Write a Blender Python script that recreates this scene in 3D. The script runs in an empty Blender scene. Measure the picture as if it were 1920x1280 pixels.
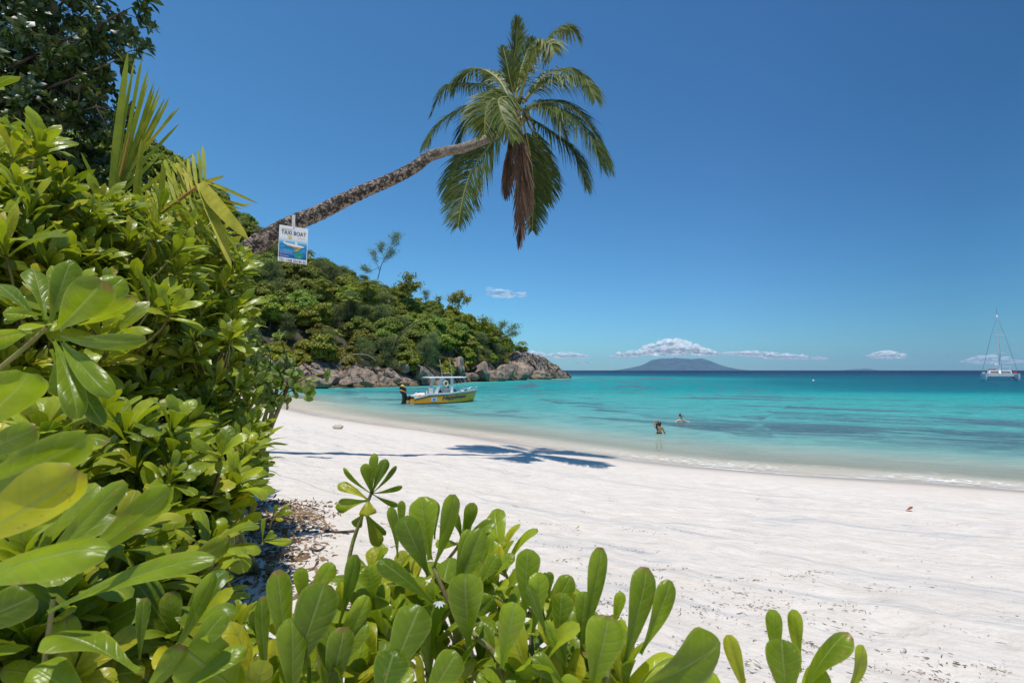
import bpy, math, random
import numpy as np
from mathutils import Vector, noise, Matrix
R = math.radians
rng = np.random.default_rng(7)
random.seed(7)
sc = bpy.context.scene
COL = sc.collection

# ------------------------------------------------------------------ camera
CAM = np.array([0.0, 0.0, 3.0]); F = 960.0; PITCH = math.atan(54.0/960.0)
def ray(px, py):
    u = (np.asarray(px, float)-960)/F; v = -(np.asarray(py, float)-640)/F
    c, s = math.cos(PITCH), math.sin(PITCH)
    return u, c - s*v, s + c*v
def at(px, py, Y):
    """world point seen at photo pixel px,py at distance Y in front of the camera"""
    dx, dy, dz = ray(px, py)
    k = np.asarray(Y, float)/dy
    return np.stack(np.broadcast_arrays(dx*k, dy*k, CAM[2]+dz*k), -1)
def gnd(px, py, z=0.0):
    dx, dy, dz = ray(px, py)
    k = (z-CAM[2])/dz
    return np.stack(np.broadcast_arrays(dx*k, dy*k, np.full_like(dx*k, z)), -1)

cd = bpy.data.cameras.new('camera'); cam = bpy.data.objects.new('camera', cd); COL.objects.link(cam)
cam.location = CAM; cam.rotation_euler = (math.pi/2+PITCH, 0, 0)
cd.lens = 18.0; cd.sensor_width = 36.0; cd.clip_start = 0.05; cd.clip_end = 150000
cd.dof.use_dof = True; cd.dof.focus_distance = 4.0; cd.dof.aperture_fstop = 8.0
sc.camera = cam

# ------------------------------------------------------------------ mesh helpers
def raw_mesh(name, V, Fc, smooth=True, uv=None, attrs=None, mat=None, mat_idx=None):
    me = bpy.data.meshes.new(name)
    V = np.asarray(V, np.float32).reshape(-1, 3)
    if isinstance(Fc, np.ndarray):
        Fc = Fc.astype(np.int32); n, k = Fc.shape
        me.vertices.add(len(V)); me.vertices.foreach_set('co', V.ravel())
        me.loops.add(n*k); me.loops.foreach_set('vertex_index', Fc.ravel())
        me.polygons.add(n); me.polygons.foreach_set('loop_start', np.arange(0, n*k, k, dtype=np.int32))
        me.polygons.foreach_set('loop_total', np.full(n, k, np.int32))
        me.update(calc_edges=True)
    else:
        me.from_pydata(V.tolist(), [], Fc)
        me.update()
    if uv is not None:
        lay = me.uv_layers.new(name='uv')
        li = np.empty(len(me.loops), np.int32); me.loops.foreach_get('vertex_index', li)
        lay.data.foreach_set('uv', np.asarray(uv, np.float32)[li].ravel())
    for k_, a in (attrs or {}).items():
        at_ = me.attributes.new(k_, 'FLOAT', 'POINT'); at_.data.foreach_set('value', np.asarray(a, np.float32).ravel())
    me.polygons.foreach_set('use_smooth', np.full(len(me.polygons), bool(smooth)))
    for m in (mat if isinstance(mat, (list, tuple)) else [mat]):
        if m: me.materials.append(m)
    if mat_idx is not None: me.polygons.foreach_set('material_index', np.asarray(mat_idx, np.int32))
    me.update()
    return me
def link(name, me, parent=None, loc=None):
    o = bpy.data.objects.new(name, me); COL.objects.link(o)
    if parent: o.parent = parent
    if loc is not None: o.location = loc
    return o
def tag(o, label=None, cat=None, group=None, kind=None):
    if label: o['label'] = label
    if cat: o['category'] = cat
    if group: o['group'] = group
    if kind: o['kind'] = kind
    return o
def thing(name, label, cat, loc=(0, 0, 0), group=None):
    o = bpy.data.objects.new(name, None); COL.objects.link(o); o.empty_display_size = .1
    o.location = [float(a) for a in loc]
    return tag(o, label, cat, group)
def part(name, parent, V, Fc, mat, label=None, **kw):
    """mesh given in world coordinates, linked under an unrotated thing"""
    off = np.zeros(3); p = parent
    while p is not None: off += np.array(p.location[:]); p = p.parent
    o = link(name, raw_mesh(name, np.asarray(V, float).reshape(-1, 3)-off, Fc, mat=mat, **kw), parent)
    if label: o['label'] = label
    return o
def solo(name, V, Fc, mat, label, cat, group=None, kind=None, **kw):
    """a thing that is one mesh"""
    V = np.asarray(V, float).reshape(-1, 3); c = V.mean(0); c[2] = V[:, 2].min()
    o = link(name, raw_mesh(name, V-c, Fc, mat=mat, **kw), None, c)
    return tag(o, label, cat, group, kind)
def copy_tree(o, parent=None):
    c = o.copy(); COL.objects.link(c)
    if parent: c.parent = parent
    for ch in list(o.children): copy_tree(ch, c)
    return c
def grid_faces(nu, nv, wrap=False, base=0):
    i = np.arange(nu-1)[:, None]; j = np.arange(nv if wrap else nv-1)[None, :]
    j2 = (j+1) % nv
    a = i*nv+j; b = i*nv+j2; c = (i+1)*nv+j2; d = (i+1)*nv+j
    return np.stack([a, b, c, d], -1).reshape(-1, 4)+base
def unit(v): return v/np.maximum(np.linalg.norm(v, axis=-1, keepdims=True), 1e-9)
def frame_of(ax):
    ax = unit(np.asarray(ax, float)); ref = np.where(np.abs(ax[..., 2:3]) > .9, [1., 0, 0], [0, 0, 1.])
    u = unit(np.cross(ref, ax)); return ax, u, np.cross(ax, u)
class Bag:
    """collects quads/tris for one mesh"""
    def __init__(s): s.v = []; s.f = []; s.n = 0; s.uv = []; s.m = []
    def add(s, V, Fc, mi=0, uv=None):
        V = np.asarray(V, float).reshape(-1, 3)
        for f in Fc: s.f.append([int(i)+s.n for i in f]); s.m.append(mi)
        s.uv.append(np.zeros((len(V), 2)) if uv is None else np.asarray(uv, float)); s.v.append(V); s.n += len(V); return s
    def box(s, c, size, mi=0, rot=None):
        c = np.array(c, float); h = np.array(size, float)/2
        P = np.array([[x, y, z] for x in (-1, 1) for y in (-1, 1) for z in (-1, 1)])*h
        if rot is not None: P = P@np.array(rot).T
        return s.add(P+c, [(0, 1, 3, 2), (4, 6, 7, 5), (0, 4, 5, 1), (2, 3, 7, 6), (0, 2, 6, 4), (1, 5, 7, 3)], mi)
    def tube(s, pts, r, n=6, mi=0, cap=True):
        V, Fq = tube(pts, r, n); F_ = [list(f) for f in Fq]
        if cap: F_ += [list(range(n))[::-1], list(range(len(V)-n, len(V)))]
        return s.add(V, F_, mi)
    def loft(s, rings, mi=0, wrap=True, cap=True):
        rings = np.array(rings, float); k, n = rings.shape[:2]
        F_ = [list(f) for f in grid_faces(k, n, wrap)]
        if cap and wrap: F_ += [list(range(n))[::-1], list(range((k-1)*n, k*n))]
        return s.add(rings.reshape(-1, 3), F_, mi)
    def V(s): return np.concatenate(s.v)
    def UV(s): return np.concatenate(s.uv)
def tube(pts, r, n=6):
    P = np.asarray(pts, float); r = np.broadcast_to(np.asarray(r, float), (len(P),))
    T = unit(np.gradient(P, axis=0)); a, u, v = frame_of(T)
    for i in range(1, len(P)):            # keep the frame from twisting
        u[i] = unit(u[i-1]-T[i]*np.dot(u[i-1], T[i])); v[i] = np.cross(T[i], u[i])
    th = np.arange(n)/n*2*math.pi
    V = P[:, None]+r[:, None, None]*(np.cos(th)[None, :, None]*u[:, None]+np.sin(th)[None, :, None]*v[:, None])
    return V.reshape(-1, 3), grid_faces(len(P), n, True)
def spline(P, n):
    """Catmull-Rom through control points, n samples"""
    P = np.asarray(P, float); K = len(P)
    Q = np.vstack([2*P[0]-P[1], P, 2*P[-1]-P[-2]])
    t = np.linspace(0, K-1-1e-9, n); i = t.astype(int); f = (t-i)[:, None]
    a, b, c, d = Q[i], Q[i+1], Q[i+2], Q[i+3]
    return .5*((2*b)+(-a+c)*f+(2*a-5*b+4*c-d)*f*f+(-a+3*b-3*c+d)*f**3)
def cat_quads(parts):
    V = []; Q = []; n = 0
    for v, q in parts: V.append(v); Q.append(q+n); n += len(v)
    return np.concatenate(V), np.concatenate(Q)

# ------------------------------------------------------------------ materials
def new_mat(name):
    m = bpy.data.materials.new(name); m.use_nodes = True; nt = m.node_tree; nt.nodes.clear()
    out = nt.nodes.new('ShaderNodeOutputMaterial'); return m, nt, out
class NT:
    def __init__(s, nt): s.nt = nt
    def n(s, t, **kw):
        x = s.nt.nodes.new('ShaderNode'+t)
        for k, v in kw.items():
            if k.startswith('i_'):
                key = k[2:]; key = int(key) if key.isdigit() else key.replace('_', ' ')
                s.set(x.inputs[key], v)
            else: setattr(x, k, v)
        return x
    def set(s, inp, v):
        if isinstance(v, bpy.types.NodeSocket): s.nt.links.new(v, inp)
        else: inp.default_value = v
    def link(s, a, b): s.nt.links.new(a, b)
    def ramp(s, fac, stops, interp='LINEAR'):
        x = s.n('ValToRGB'); x.color_ramp.interpolation = interp; e = x.color_ramp.elements
        while len(e) < len(stops): e.new(0.5)
        for k, (p, c) in enumerate(stops): e[k].position = p; e[k].color = tuple(c)+((1,) if len(c) == 3 else ())
        s.set(x.inputs[0], fac); return x.outputs[0]
    def noise(s, vec=None, scale=5, detail=4, rough=.55, dist=0, out='Fac'):
        x = s.n('TexNoise', i_Scale=scale, i_Detail=detail, i_Roughness=rough, i_Distortion=dist)
        if vec is not None: s.set(x.inputs['Vector'], vec)
        return x.outputs[out]
    def math(s, op, a, b=0.0, c=None, clamp=False):
        x = s.n('Math', operation=op, use_clamp=clamp); s.set(x.inputs[0], a); s.set(x.inputs[1], b)
        if c is not None: s.set(x.inputs[2], c)
        return x.outputs[0]
    def mix(s, f, a, b, mode='MIX'):
        x = s.n('MixRGB', blend_type=mode); s.set(x.inputs[0], f); s.set(x.inputs[1], a); s.set(x.inputs[2], b); return x.outputs[0]
    def maprange(s, v, a, b, c=0.0, d=1.0, smooth=False):
        x = s.n('MapRange'); x.interpolation_type = 'SMOOTHSTEP' if smooth else 'LINEAR'
        s.set(x.inputs[0], v)
        for k, q in enumerate((a, b, c, d)): x.inputs[k+1].default_value = q
        return x.outputs[0]
    def scale(s, vec, sx, sy, sz):
        x = s.n('Mapping'); s.set(x.inputs['Vector'], vec); x.inputs['Scale'].default_value = (sx, sy, sz); return x.outputs[0]
    def attr(s, name): return s.n('Attribute', attribute_name=name).outputs['Fac']
    def obj(s): return s.n('TexCoord').outputs['Object']
    def pos(s): return s.n('NewGeometry').outputs['Position']
    def bump(s, h, strength=.3, dist=.01): return s.n('Bump', i_Strength=strength, i_Distance=dist, i_Height=h).outputs[0]
def C(*a): return tuple(a)+(1,) if len(a) == 3 else a
def plain(name, col, rough=.5, spec=.5, metal=0, var=0.12, nscale=8, bump=0.0, coat=0):
    """painted, moulded or woven surface with faint mottling"""
    m, nt, out = new_mat(name); N = NT(nt)
    b = N.n('BsdfPrincipled', i_Roughness=rough, i_Metallic=metal); b.inputs['Specular IOR Level'].default_value = spec
    b.inputs['Coat Weight'].default_value = coat
    nz = N.noise(N.obj(), nscale, 4)
    k = N.maprange(nz, .3, .7, 1-var, 1+var)
    N.set(b.inputs['Base Color'], N.mix(1.0, C(*col), N.n('CombineColor', i_0=k, i_1=k, i_2=k).outputs[0], 'MULTIPLY'))
    if bump: N.set(b.inputs['Normal'], N.bump(nz, bump, .01))
    N.link(b.outputs[0], out.inputs[0]); return m
def leaf_mat(name, dark, light, trans, young=None, rough=.35, spec=.5, tw=.35, vein=True, objvar=0.0, spots=0.0):
    """foliage: colour varies leaf by leaf (attribute rnd), pale midrib along uv.x = 0, light shines through"""
    m, nt, out = new_mat(name); N = NT(nt)
    r = N.attr('rnd')
    stops = [(0, dark), (.75, light)]+([(1, young)] if young else [])
    col = N.ramp(r, stops)
    nz = N.noise(N.pos(), 9, 3)
    col = N.mix(N.maprange(nz, .38, .68, 0, .6), col, C(*[c*.8 for c in dark]))
    nrm = None
    if vein:
        uv = N.n('UVMap').outputs[0]; sx = N.n('SeparateXYZ', i_0=uv)
        ab = N.math('ABSOLUTE', sx.outputs[0])
        mid = N.maprange(ab, .035, .1, 1, 0, True)
        side = N.n('TexWave', wave_type='BANDS', bands_direction='Y', i_Scale=2.2, i_Distortion=0.6)
        off = N.n('CombineXYZ', i_0=0.0, i_1=N.math('SUBTRACT', sx.outputs[1], N.math('MULTIPLY', ab, .16)), i_2=0.0)
        N.set(side.inputs['Vector'], off.outputs[0])
        vn = N.math('POWER', side.outputs['Fac'], 6.0)
        col = N.mix(N.math('MULTIPLY', mid, .55), col, C(.34, .42, .12))
        col = N.mix(N.math('MULTIPLY', vn, .10), col, C(.36, .44, .10))
        col = N.mix(N.maprange(ab, .86, 1.0, 0, .4), col, C(.45, .46, .10))
        tipb = N.math('MULTIPLY', N.maprange(N.math('ADD', sx.outputs[1], N.math('MULTIPLY', N.noise(N.pos(), 22, 3), .25)), 1.06, 1.12, 0, 1), N.maprange(N.math('FRACT', N.math('MULTIPLY', r, 37.7)), .72, .78, 0, .85))
        col = N.mix(tipb, col, C(.30, .19, .06))
        hgt = N.math('ADD', N.math('MULTIPLY', mid, -.8), N.math('MULTIPLY', vn, -.22))
        nrm = N.bump(N.math('ADD', hgt, N.math('MULTIPLY', N.noise(N.pos(), 35, 2), 1.0)), .45, .004)
    if spots:
        sp = N.maprange(N.math('ADD', N.noise(N.pos(), 75, 4, .7), N.math('MULTIPLY', N.noise(N.pos(), 7, 2), .25)), .74, .79, 0, spots, True)
        col = N.mix(sp, col, C(.33, .27, .05))
    if objvar:
        oi = N.n('ObjectInfo').outputs['Random']
        hs = N.n('HueSaturation', i_Hue=N.maprange(oi, 0, 1, .5-.035*objvar, .5+.03*objvar), i_Saturation=1.0, i_Value=N.maprange(oi, 0, 1, 1-.35*objvar, 1+.35*objvar), i_Color=col)
        col = hs.outputs[0]
    b = N.n('BsdfPrincipled', i_Roughness=rough, i_Base_Color=col); b.inputs['Specular IOR Level'].default_value = spec
    if nrm: N.set(b.inputs['Normal'], nrm)
    t = N.n('BsdfTranslucent', i_Color=N.mix(1.0, col, C(*trans), 'MULTIPLY'))
    ms = N.n('MixShader', i_0=tw); N.link(b.outputs[0], ms.inputs[1]); N.link(t.outputs[0], ms.inputs[2])
    N.link(ms.outputs[0], out.inputs[0]); return m
def bark_mat(name, a, b_, c, scale=12, stretch=(1, 1, 1), bump=.6, rough=.85):
    m, nt, out = new_mat(name); N = NT(nt)
    v = N.scale(N.obj(), *stretch)
    n1 = N.noise(v, scale, 6, .65); n2 = N.noise(v, scale*.35, 3)
    col = N.mix(N.maprange(n1, .4, .6), C(*a), C(*b_)); col = N.mix(N.maprange(n2, .48, .62), col, C(*c))
    bs = N.n('BsdfPrincipled', i_Base_Color=col, i_Roughness=rough); bs.inputs['Specular IOR Level'].default_value = .2
    N.set(bs.inputs['Normal'], N.bump(n1, bump, .02)); N.link(bs.outputs[0], out.inputs[0]); return m

# ------------------------------------------------------------------ light and sky
SUN = Vector((-0.05, -0.23, 0.97)).normalized()
w = bpy.data.worlds.new('World'); sc.world = w; w.use_nodes = True; nt = w.node_tree
bg = nt.nodes['Background']; sky = nt.nodes.new('ShaderNodeTexSky'); sky.sky_type = 'NISHITA'; sky.sun_disc = False
sky.sun_elevation = math.asin(SUN.z); sky.sun_rotation = math.atan2(SUN.x, SUN.y)
sky.altitude = 0; sky.air_density = SKY_AIR if 'SKY_AIR' in globals() else 1.0; sky.dust_density = .2; sky.ozone_density = 3.0
hsv = nt.nodes.new('ShaderNodeHueSaturation'); hsv.inputs['Saturation'].default_value = 1.0
tint = nt.nodes.new('ShaderNodeMixRGB'); tint.blend_type = 'MULTIPLY'; tint.inputs[0].default_value = 1; tint.inputs[2].default_value = (.42, .80, 1.04, 1)
nt.links.new(sky.outputs[0], hsv.inputs['Color']); nt.links.new(hsv.outputs[0], tint.inputs[1]); 
tcw = nt.nodes.new('ShaderNodeTexCoord'); sxw = nt.nodes.new('ShaderNodeSeparateXYZ'); nt.links.new(tcw.outputs['Generated'], sxw.inputs[0])
mrw = nt.nodes.new('ShaderNodeMapRange'); nt.links.new(sxw.outputs[0], mrw.inputs[0])
for k_, q_ in enumerate((-.6, .65, 0, 1)): mrw.inputs[k_+1].default_value = q_
crw = nt.nodes.new('ShaderNodeValToRGB'); nt.links.new(mrw.outputs[0], crw.inputs[0]); ew = crw.color_ramp.elements
ew[0].color = (1.0, 1.0, .93, 1); ew[1].color = (.46, .55, .58, 1); e_ = ew.new(.48); e_.color = (.84, .88, .86, 1); e_ = ew.new(.78); e_.color = (.72, .74, .76, 1)
tnt2 = nt.nodes.new('ShaderNodeMixRGB'); tnt2.blend_type = 'MULTIPLY'; tnt2.inputs[0].default_value = 1
nt.links.new(tint.outputs[0], tnt2.inputs[1]); nt.links.new(crw.outputs[0], tnt2.inputs[2]); nt.links.new(tnt2.outputs[0], bg.inputs[0]); bg.inputs[1].default_value = .15
sl = bpy.data.lights.new('sun', 'SUN'); sl.energy = 4.2; sl.angle = R(.53); sl.color = (1, .96, .9)
so = bpy.data.objects.new('sun', sl); COL.objects.link(so); so.rotation_euler = SUN.to_track_quat('Z', 'Y').to_euler()
sc.view_settings.view_transform = 'Standard'; sc.view_settings.look = 'None'; sc.view_settings.exposure = 0; sc.view_settings.gamma = 1
cy = sc.cycles; cy.max_bounces = 7; cy.diffuse_bounces = 3; cy.glossy_bounces = 3; cy.transmission_bounces = 3; cy.transparent_max_bounces = 48; cy.volume_bounces = 0
cy.use_denoising = True; cy.sample_clamp_indirect = 6; cy.caustics_reflective = False; cy.caustics_refractive = False
# ------------------------------------------------------------------ coast, beach, sea
SH = [(530, 765), (600, 780), (700, 795), (800, 808), (900, 822), (1000, 838), (1100, 852), (1200, 866), (1300, 877), (1500, 893), (1700, 905), (1920, 922)]
sh = [tuple(gnd(x, y)[:2]) for x, y in SH]
CO = [(300, 66), (400, 74), (480, 80), (550, 85), (620, 88), (700, 92), (780, 96), (830, 106), (870, 128), (915, 146), (960, 165), (1010, 178), (1045, 187), (1071, 193)]
co = [((x-960)/F*Y, Y) for x, Y in CO]
mid = [(-23.5, 50), (-29, 61), (-36, 71)]
land = [(-3000, 420), (-200, 300), (-30, 250), (18, 222)] + co[::-1][:-2] + mid[::-1] + sh + [(18, 9.6), (28, 3), (60, -16), (300, -90), (3000, -600), (3000, -3500), (-3500, -3500)]
land = np.array(land)
def shore_dist(X, Y, want_s=False):
    P = np.stack([X.ravel(), Y.ravel()], -1); n = len(P); best = np.full(n, 1e18); s_at = np.zeros(n)
    L = land; K = len(L); inside = np.zeros(n, bool); acc = 0.0
    for i in range(K):
        a = L[i]; b = L[(i+1) % K]; ab = b-a; l2 = ab@ab
        t = np.clip(((P-a)@ab)/l2, 0, 1); d = ((P-(a+t[:, None]*ab))**2).sum(1)
        up = d < best; best = np.where(up, d, best); s_at = np.where(up, acc+t*math.sqrt(l2), s_at); acc += math.sqrt(l2)
        c = ((a[1] > P[:, 1]) != (b[1] > P[:, 1]))
        with np.errstate(divide='ignore', invalid='ignore'):
            xi = (b[0]-a[0])*(P[:, 1]-a[1])/(b[1]-a[1]+1e-12)+a[0]
        inside ^= c & (P[:, 0] < xi)
    d = np.sqrt(best); sd = np.where(inside, d, -d)
    return (sd.reshape(X.shape), s_at.reshape(X.shape)) if want_s else sd.reshape(X.shape)
def vnoise(X, Y, sc_, seed=0):
    r = np.random.default_rng(seed); T = r.random((64, 64))
    x = X*sc_; y = Y*sc_; xi = np.floor(x).astype(int); yi = np.floor(y).astype(int); fx = x-xi; fy = y-yi
    fx = fx*fx*(3-2*fx); fy = fy*fy*(3-2*fy)
    g = lambda a, b: T[a % 64, b % 64]
    return (g(xi, yi)*(1-fx)+g(xi+1, yi)*fx)*(1-fy)+(g(xi, yi+1)*(1-fx)+g(xi+1, yi+1)*fx)*fy-.5
def ground_z(X, Y, sd=None):
    X = np.asarray(X, float); Y = np.asarray(Y, float)
    if sd is None: sd = shore_dist(X, Y)
    zl = np.interp(sd, [0, 1.5, 4, 9, 14, 22, 60, 400, 3000], [0, .19, .36, .85, 1.42, 1.65, 2.4, 6, 30])
    zs = -np.interp(-sd, [0, 3, 8, 20, 48, 62, 80, 110, 160, 250, 500, 1500, 30000], [0, .25, .9, 1.5, 2.1, 2.7, 4.6, 8, 10, 15, 24, 36, 42])
    zs = zs-np.clip((Y-62)/18, 0, 1)*np.clip(-sd/3, 0, 1)*1.6
    z = np.where(sd > 0, zl, zs)
    amp = np.interp(sd, [-5, 0, 2, 5, 9], [.3, .12, .25, 1, 1])
    z = z+amp*(.09*vnoise(X, Y, .23, 1)+.05*vnoise(X, Y, .6, 2)+.04*vnoise(X, Y, 1.7, 3)+.028*vnoise(X, Y, 4.3, 4))*np.where(sd > -5, 1, 2)
    m = (sd > 2.5) & (sd < 16) & (np.abs(X) < 16) & (Y < 30) & (Y > .5)
    if m.any():
        q = z[m]; xm = X[m]; ym = Y[m]
        for px_, py_, pr_, pd_ in PITS:
            d2 = ((xm-px_)**2+(ym-py_)**2)/pr_**2; q = q-pd_*np.exp(-d2)*(1-.45*d2)
        z = z.copy(); z[m] = q
    return z
_pr = np.random.default_rng(404); PITS = []
for _k in range(26):          # a few lines of old footprints
    x0_, y0_, a_ = _pr.uniform(-3, 11), _pr.uniform(2.5, 15), _pr.uniform(-.9, .3)
    for _j in range(9): PITS.append((x0_+_j*.62*math.cos(a_)+.12*math.sin(a_)*(-1)**_j, y0_+_j*.62*math.sin(a_)-.12*math.cos(a_)*(-1)**_j, _pr.uniform(.11, .19), _pr.uniform(.02, .05)))
def gz(x, y):
    i = min(max(int(np.searchsorted(xs, x))-1, 0), len(xs)-2); j = min(max(int(np.searchsorted(ys, y))-1, 0), len(ys)-2)
    fx = (x-xs[i])/(xs[i+1]-xs[i]); fy = (y-ys[j])/(ys[j+1]-ys[j])
    return float((Z[i, j]*(1-fx)+Z[i+1, j]*fx)*(1-fy)+(Z[i, j+1]*(1-fx)+Z[i+1, j+1]*fx)*fy)
def spaced(segs):
    out = []
    for a, b, n in segs: out += list(np.linspace(a, b, n, endpoint=False))
    return np.array(out+[segs[-1][1]])
gro = lambda a, b, n: list(a*(b/a)**(np.arange(n)/n))
xs = np.array(sorted([-q for q in gro(60, 30500, 34)]+[-30500]+list(np.linspace(-60, -20, 50, endpoint=False))+list(np.linspace(-20, 26, 330, endpoint=False))+list(np.linspace(26, 60, 50, endpoint=False))+gro(60, 30500, 34)+[30500]))
ys = np.array([-30500, -8000, -2000, -600, -200, -80, -40, -20, -10]+list(np.linspace(-5, -.5, 12, endpoint=False))+list(np.linspace(-.5, 24, 230, endpoint=False))+list(np.linspace(24, 60, 120, endpoint=False))+gro(60, 30500, 60)+[30500])
X, Y = np.meshgrid(xs, ys, indexing='ij')
SD, SA = shore_dist(X, Y, True)
Z = ground_z(X, Y, SD)
print('cam ground', gz(0, 0), gz(.5, 1))

# sand
m_sand, nt, out = new_mat('sand'); N = NT(nt)
pos = N.pos(); sd = N.attr('sd'); al = N.attr('along')
sa = N.n('CombineXYZ', i_0=al, i_1=sd, i_2=0.0).outputs[0]
grain = N.noise(pos, 260, 3, .7); fine = N.noise(pos, 28, 5, .65); med = N.noise(pos, 3.1, 5, .6)
col = N.mix(N.maprange(med, .3, .7), C(.75, .675, .59), C(.66, .58, .495))
streak = N.noise(N.scale(sa, .28, 1.7, 1), 1.0, 7, .68, 1.2)
streak2 = N.noise(N.scale(sa, 1.1, 7.5, 1), 1.0, 5, .7, .8)
band = N.maprange(sd, 3.0, 5.5, 0, 1, True)
k1 = N.math('MULTIPLY', N.maprange(streak, .50, .63, 0, 1, True), N.maprange(streak2, .40, .62, .15, 1))
col = N.mix(N.math('MULTIPLY', N.math('MULTIPLY', k1, band), .75), col, C(.36, .38, .40))
speck = N.maprange(N.noise(N.scale(sa, 5, 15, 1), 1.0, 7, .85), .58, .64, 0, 1, True)
patch = N.maprange(N.noise(N.scale(sa, .5, .9, 1), 1.0, 5, .65, .5), .47, .58, 0, 1, True)
col = N.mix(N.math('MULTIPLY', N.math('MULTIPLY', speck, patch), N.math('MULTIPLY', band, .75)), col, C(.20, .15, .09))
dk = N.maprange(grain, .62, .75, 0, .25); col = N.mix(N.math('MULTIPLY', dk, N.maprange(sd, 0, 4)), col, C(.32, .28, .24))
wob = N.math('MULTIPLY', N.math('SUBTRACT', N.noise(N.scale(sa, .22, .22, 1), 1.0, 3), .5), 2.2)
wet = N.maprange(N.math('ADD', sd, wob), .5, 3.3, 1, 0, True)
wet2 = N.math('MULTIPLY', N.maprange(N.math('ADD', sd, N.math('MULTIPLY', wob, .4)), .1, 1.2, 1, 0, True), N.maprange(sd, -1.6, -.3, .1, 1))
col = N.mix(N.math('MULTIPLY', wet, .75), col, C(.60, .51, .42)); col = N.mix(N.math('MULTIPLY', wet2, .6), col, C(.42, .36, .30))
# seabed: pale sand with dark reef and rubble patches
rf = N.noise(N.scale(sa, .07, .16, 1), 1.0, 6, .62, .8)
reef = N.math('MULTIPLY', N.maprange(rf, .50, .60, 0, 1, True), N.math('MULTIPLY', N.maprange(sd, -9, -13), N.maprange(sd, -60, -34)))
col = N.mix(N.math('MULTIPLY', reef, .8), col, C(.10, .10, .09))
b = N.n('BsdfPrincipled', i_Base_Color=col, i_Roughness=N.maprange(wet2, 0, 1, .95, .42)); b.inputs['Specular IOR Level'].default_value = .25
hh = N.math('ADD', N.math('MULTIPLY', fine, .3), N.math('MULTIPLY', N.noise(pos, 5, 4, .55), 3.0))
hh = N.math('ADD', hh, N.math('MULTIPLY', grain, .1))
N.set(b.inputs['Normal'], N.bump(N.math('MULTIPLY', hh, N.maprange(sd, .8, 4, .06, 1)), .85, .030)); N.link(b.outputs[0], out.inputs[0])
beach = link('beach', raw_mesh('beach', np.stack([X, Y, Z], -1), grid_faces(*X.shape)[:, ::-1], mat=m_sand, attrs={'sd': SD, 'along': SA}))
tag(beach, 'pale coral sand beach with dark drift streaks, sloping into the sea', kind='structure')

# sea
m_sea, nt, out = new_mat('sea_water'); N = NT(nt)
pos = N.pos(); sd = N.attr('sd'); al = N.attr('along'); dep = N.attr('depth')
sa = N.n('CombineXYZ', i_0=al, i_1=sd, i_2=0.0).outputs[0]
warp = N.math('MULTIPLY', N.math('SUBTRACT', N.noise(N.scale(pos, .03, .06, 1), 1.0, 4), .5), .9)
dv = N.math('ADD', dep, N.math('MULTIPLY', warp, N.maprange(dep, .3, 3)))
body = N.ramp(N.maprange(N.math('LOGARITHM', N.math('MAXIMUM', dv, .05), 2.0), -4, 6), [
    (.00, (.80, .68, .53)), (.28, (.55, .66, .54)), (.36, (.29, .53, .46)), (.43, (.12, .43, .39)), (.50, (.04, .35, .32)), (.565, (.004, .29, .28)), (.64, (.0, .15, .185)), (.73, (.0, .092, .14)), (.80, (.0, .06, .12)), (.91, (.0, .016, .062))])
rf = N.noise(N.scale(sa, .07, .16, 1), 1.0, 6, .62, .8); rf2 = N.noise(N.scale(sa, .35, 1.2, 1), 1.0, 4, .7)
reef = N.math('MULTIPLY', N.maprange(N.math('ADD', rf, N.math('MULTIPLY', N.math('SUBTRACT', rf2, .5), .25)), .50, .62, 0, 1, True), N.math('MULTIPLY', N.maprange(sd, -6, -11), N.maprange(sd, -75, -40)))
sx_ = N.n('SeparateXYZ', i_0=pos)
rb_ = N.math('MULTIPLY', N.math('MULTIPLY', N.maprange(sd, -8.5, -11.5, 0, 1, True), N.maprange(sd, -19, -14.5, 0, 1, True)), N.maprange(sx_.outputs[0], 7, 14, 0, 1, True))
rb_ = N.math('MULTIPLY', rb_, N.maprange(N.noise(N.scale(sa, .22, .8, 1), 1.0, 5, .65, .5), .38, .52, 0, 1, True))
reef = N.math('MAXIMUM', reef, rb_)
body = N.mix(N.math('MULTIPLY', reef, .9), body, C(.075, .145, .18))
rip_shade = N.noise(N.scale(pos, .55, 1.5, 1), 1.0, 4, .6, .4)  # dark ripple stripes: wave shading painted into the water colour
body = N.mix(N.math('MULTIPLY', N.maprange(rip_shade, .40, .62, 0, .62), N.maprange(sd, -2, -9)), body, N.mix(1.0, body, C(.55, .62, .70), 'MULTIPLY'))
chop_shading = N.noise(N.scale(pos, 2.2, 5.5, 1), 1.0, 4, .7, .8)  # ripple light painted into the body colour, brighter crests and darker troughs
body = N.mix(N.math('MULTIPLY', N.maprange(chop_shading, .52, .66, 0, .45, True), N.maprange(sd, 0, -4)), body, N.mix(.5, body, C(.45, .58, .60)))
body = N.mix(N.maprange(chop_shading, .46, .34, 0, .35, True), body, N.mix(1.0, body, C(.55, .68, .72), 'MULTIPLY'))
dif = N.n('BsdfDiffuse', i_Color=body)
clear = N.n('BsdfTransparent', i_Color=N.ramp(N.maprange(dep, 0, 1.5), [(0, (1, 1, .99)), (.3, (.93, .98, .95)), (1, (.70, .90, .85))]))
alpha = N.maprange(N.math('POWER', 2.71828, N.math('MULTIPLY', dep, -1.35)), 1, 0, 0.0, 1.0)
m1 = N.n('MixShader', i_0=alpha); N.link(clear.outputs[0], m1.inputs[1]); N.link(dif.outputs[0], m1.inputs[2])
cam_d = N.n('CameraData').outputs['View Distance'] if False else None
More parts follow.
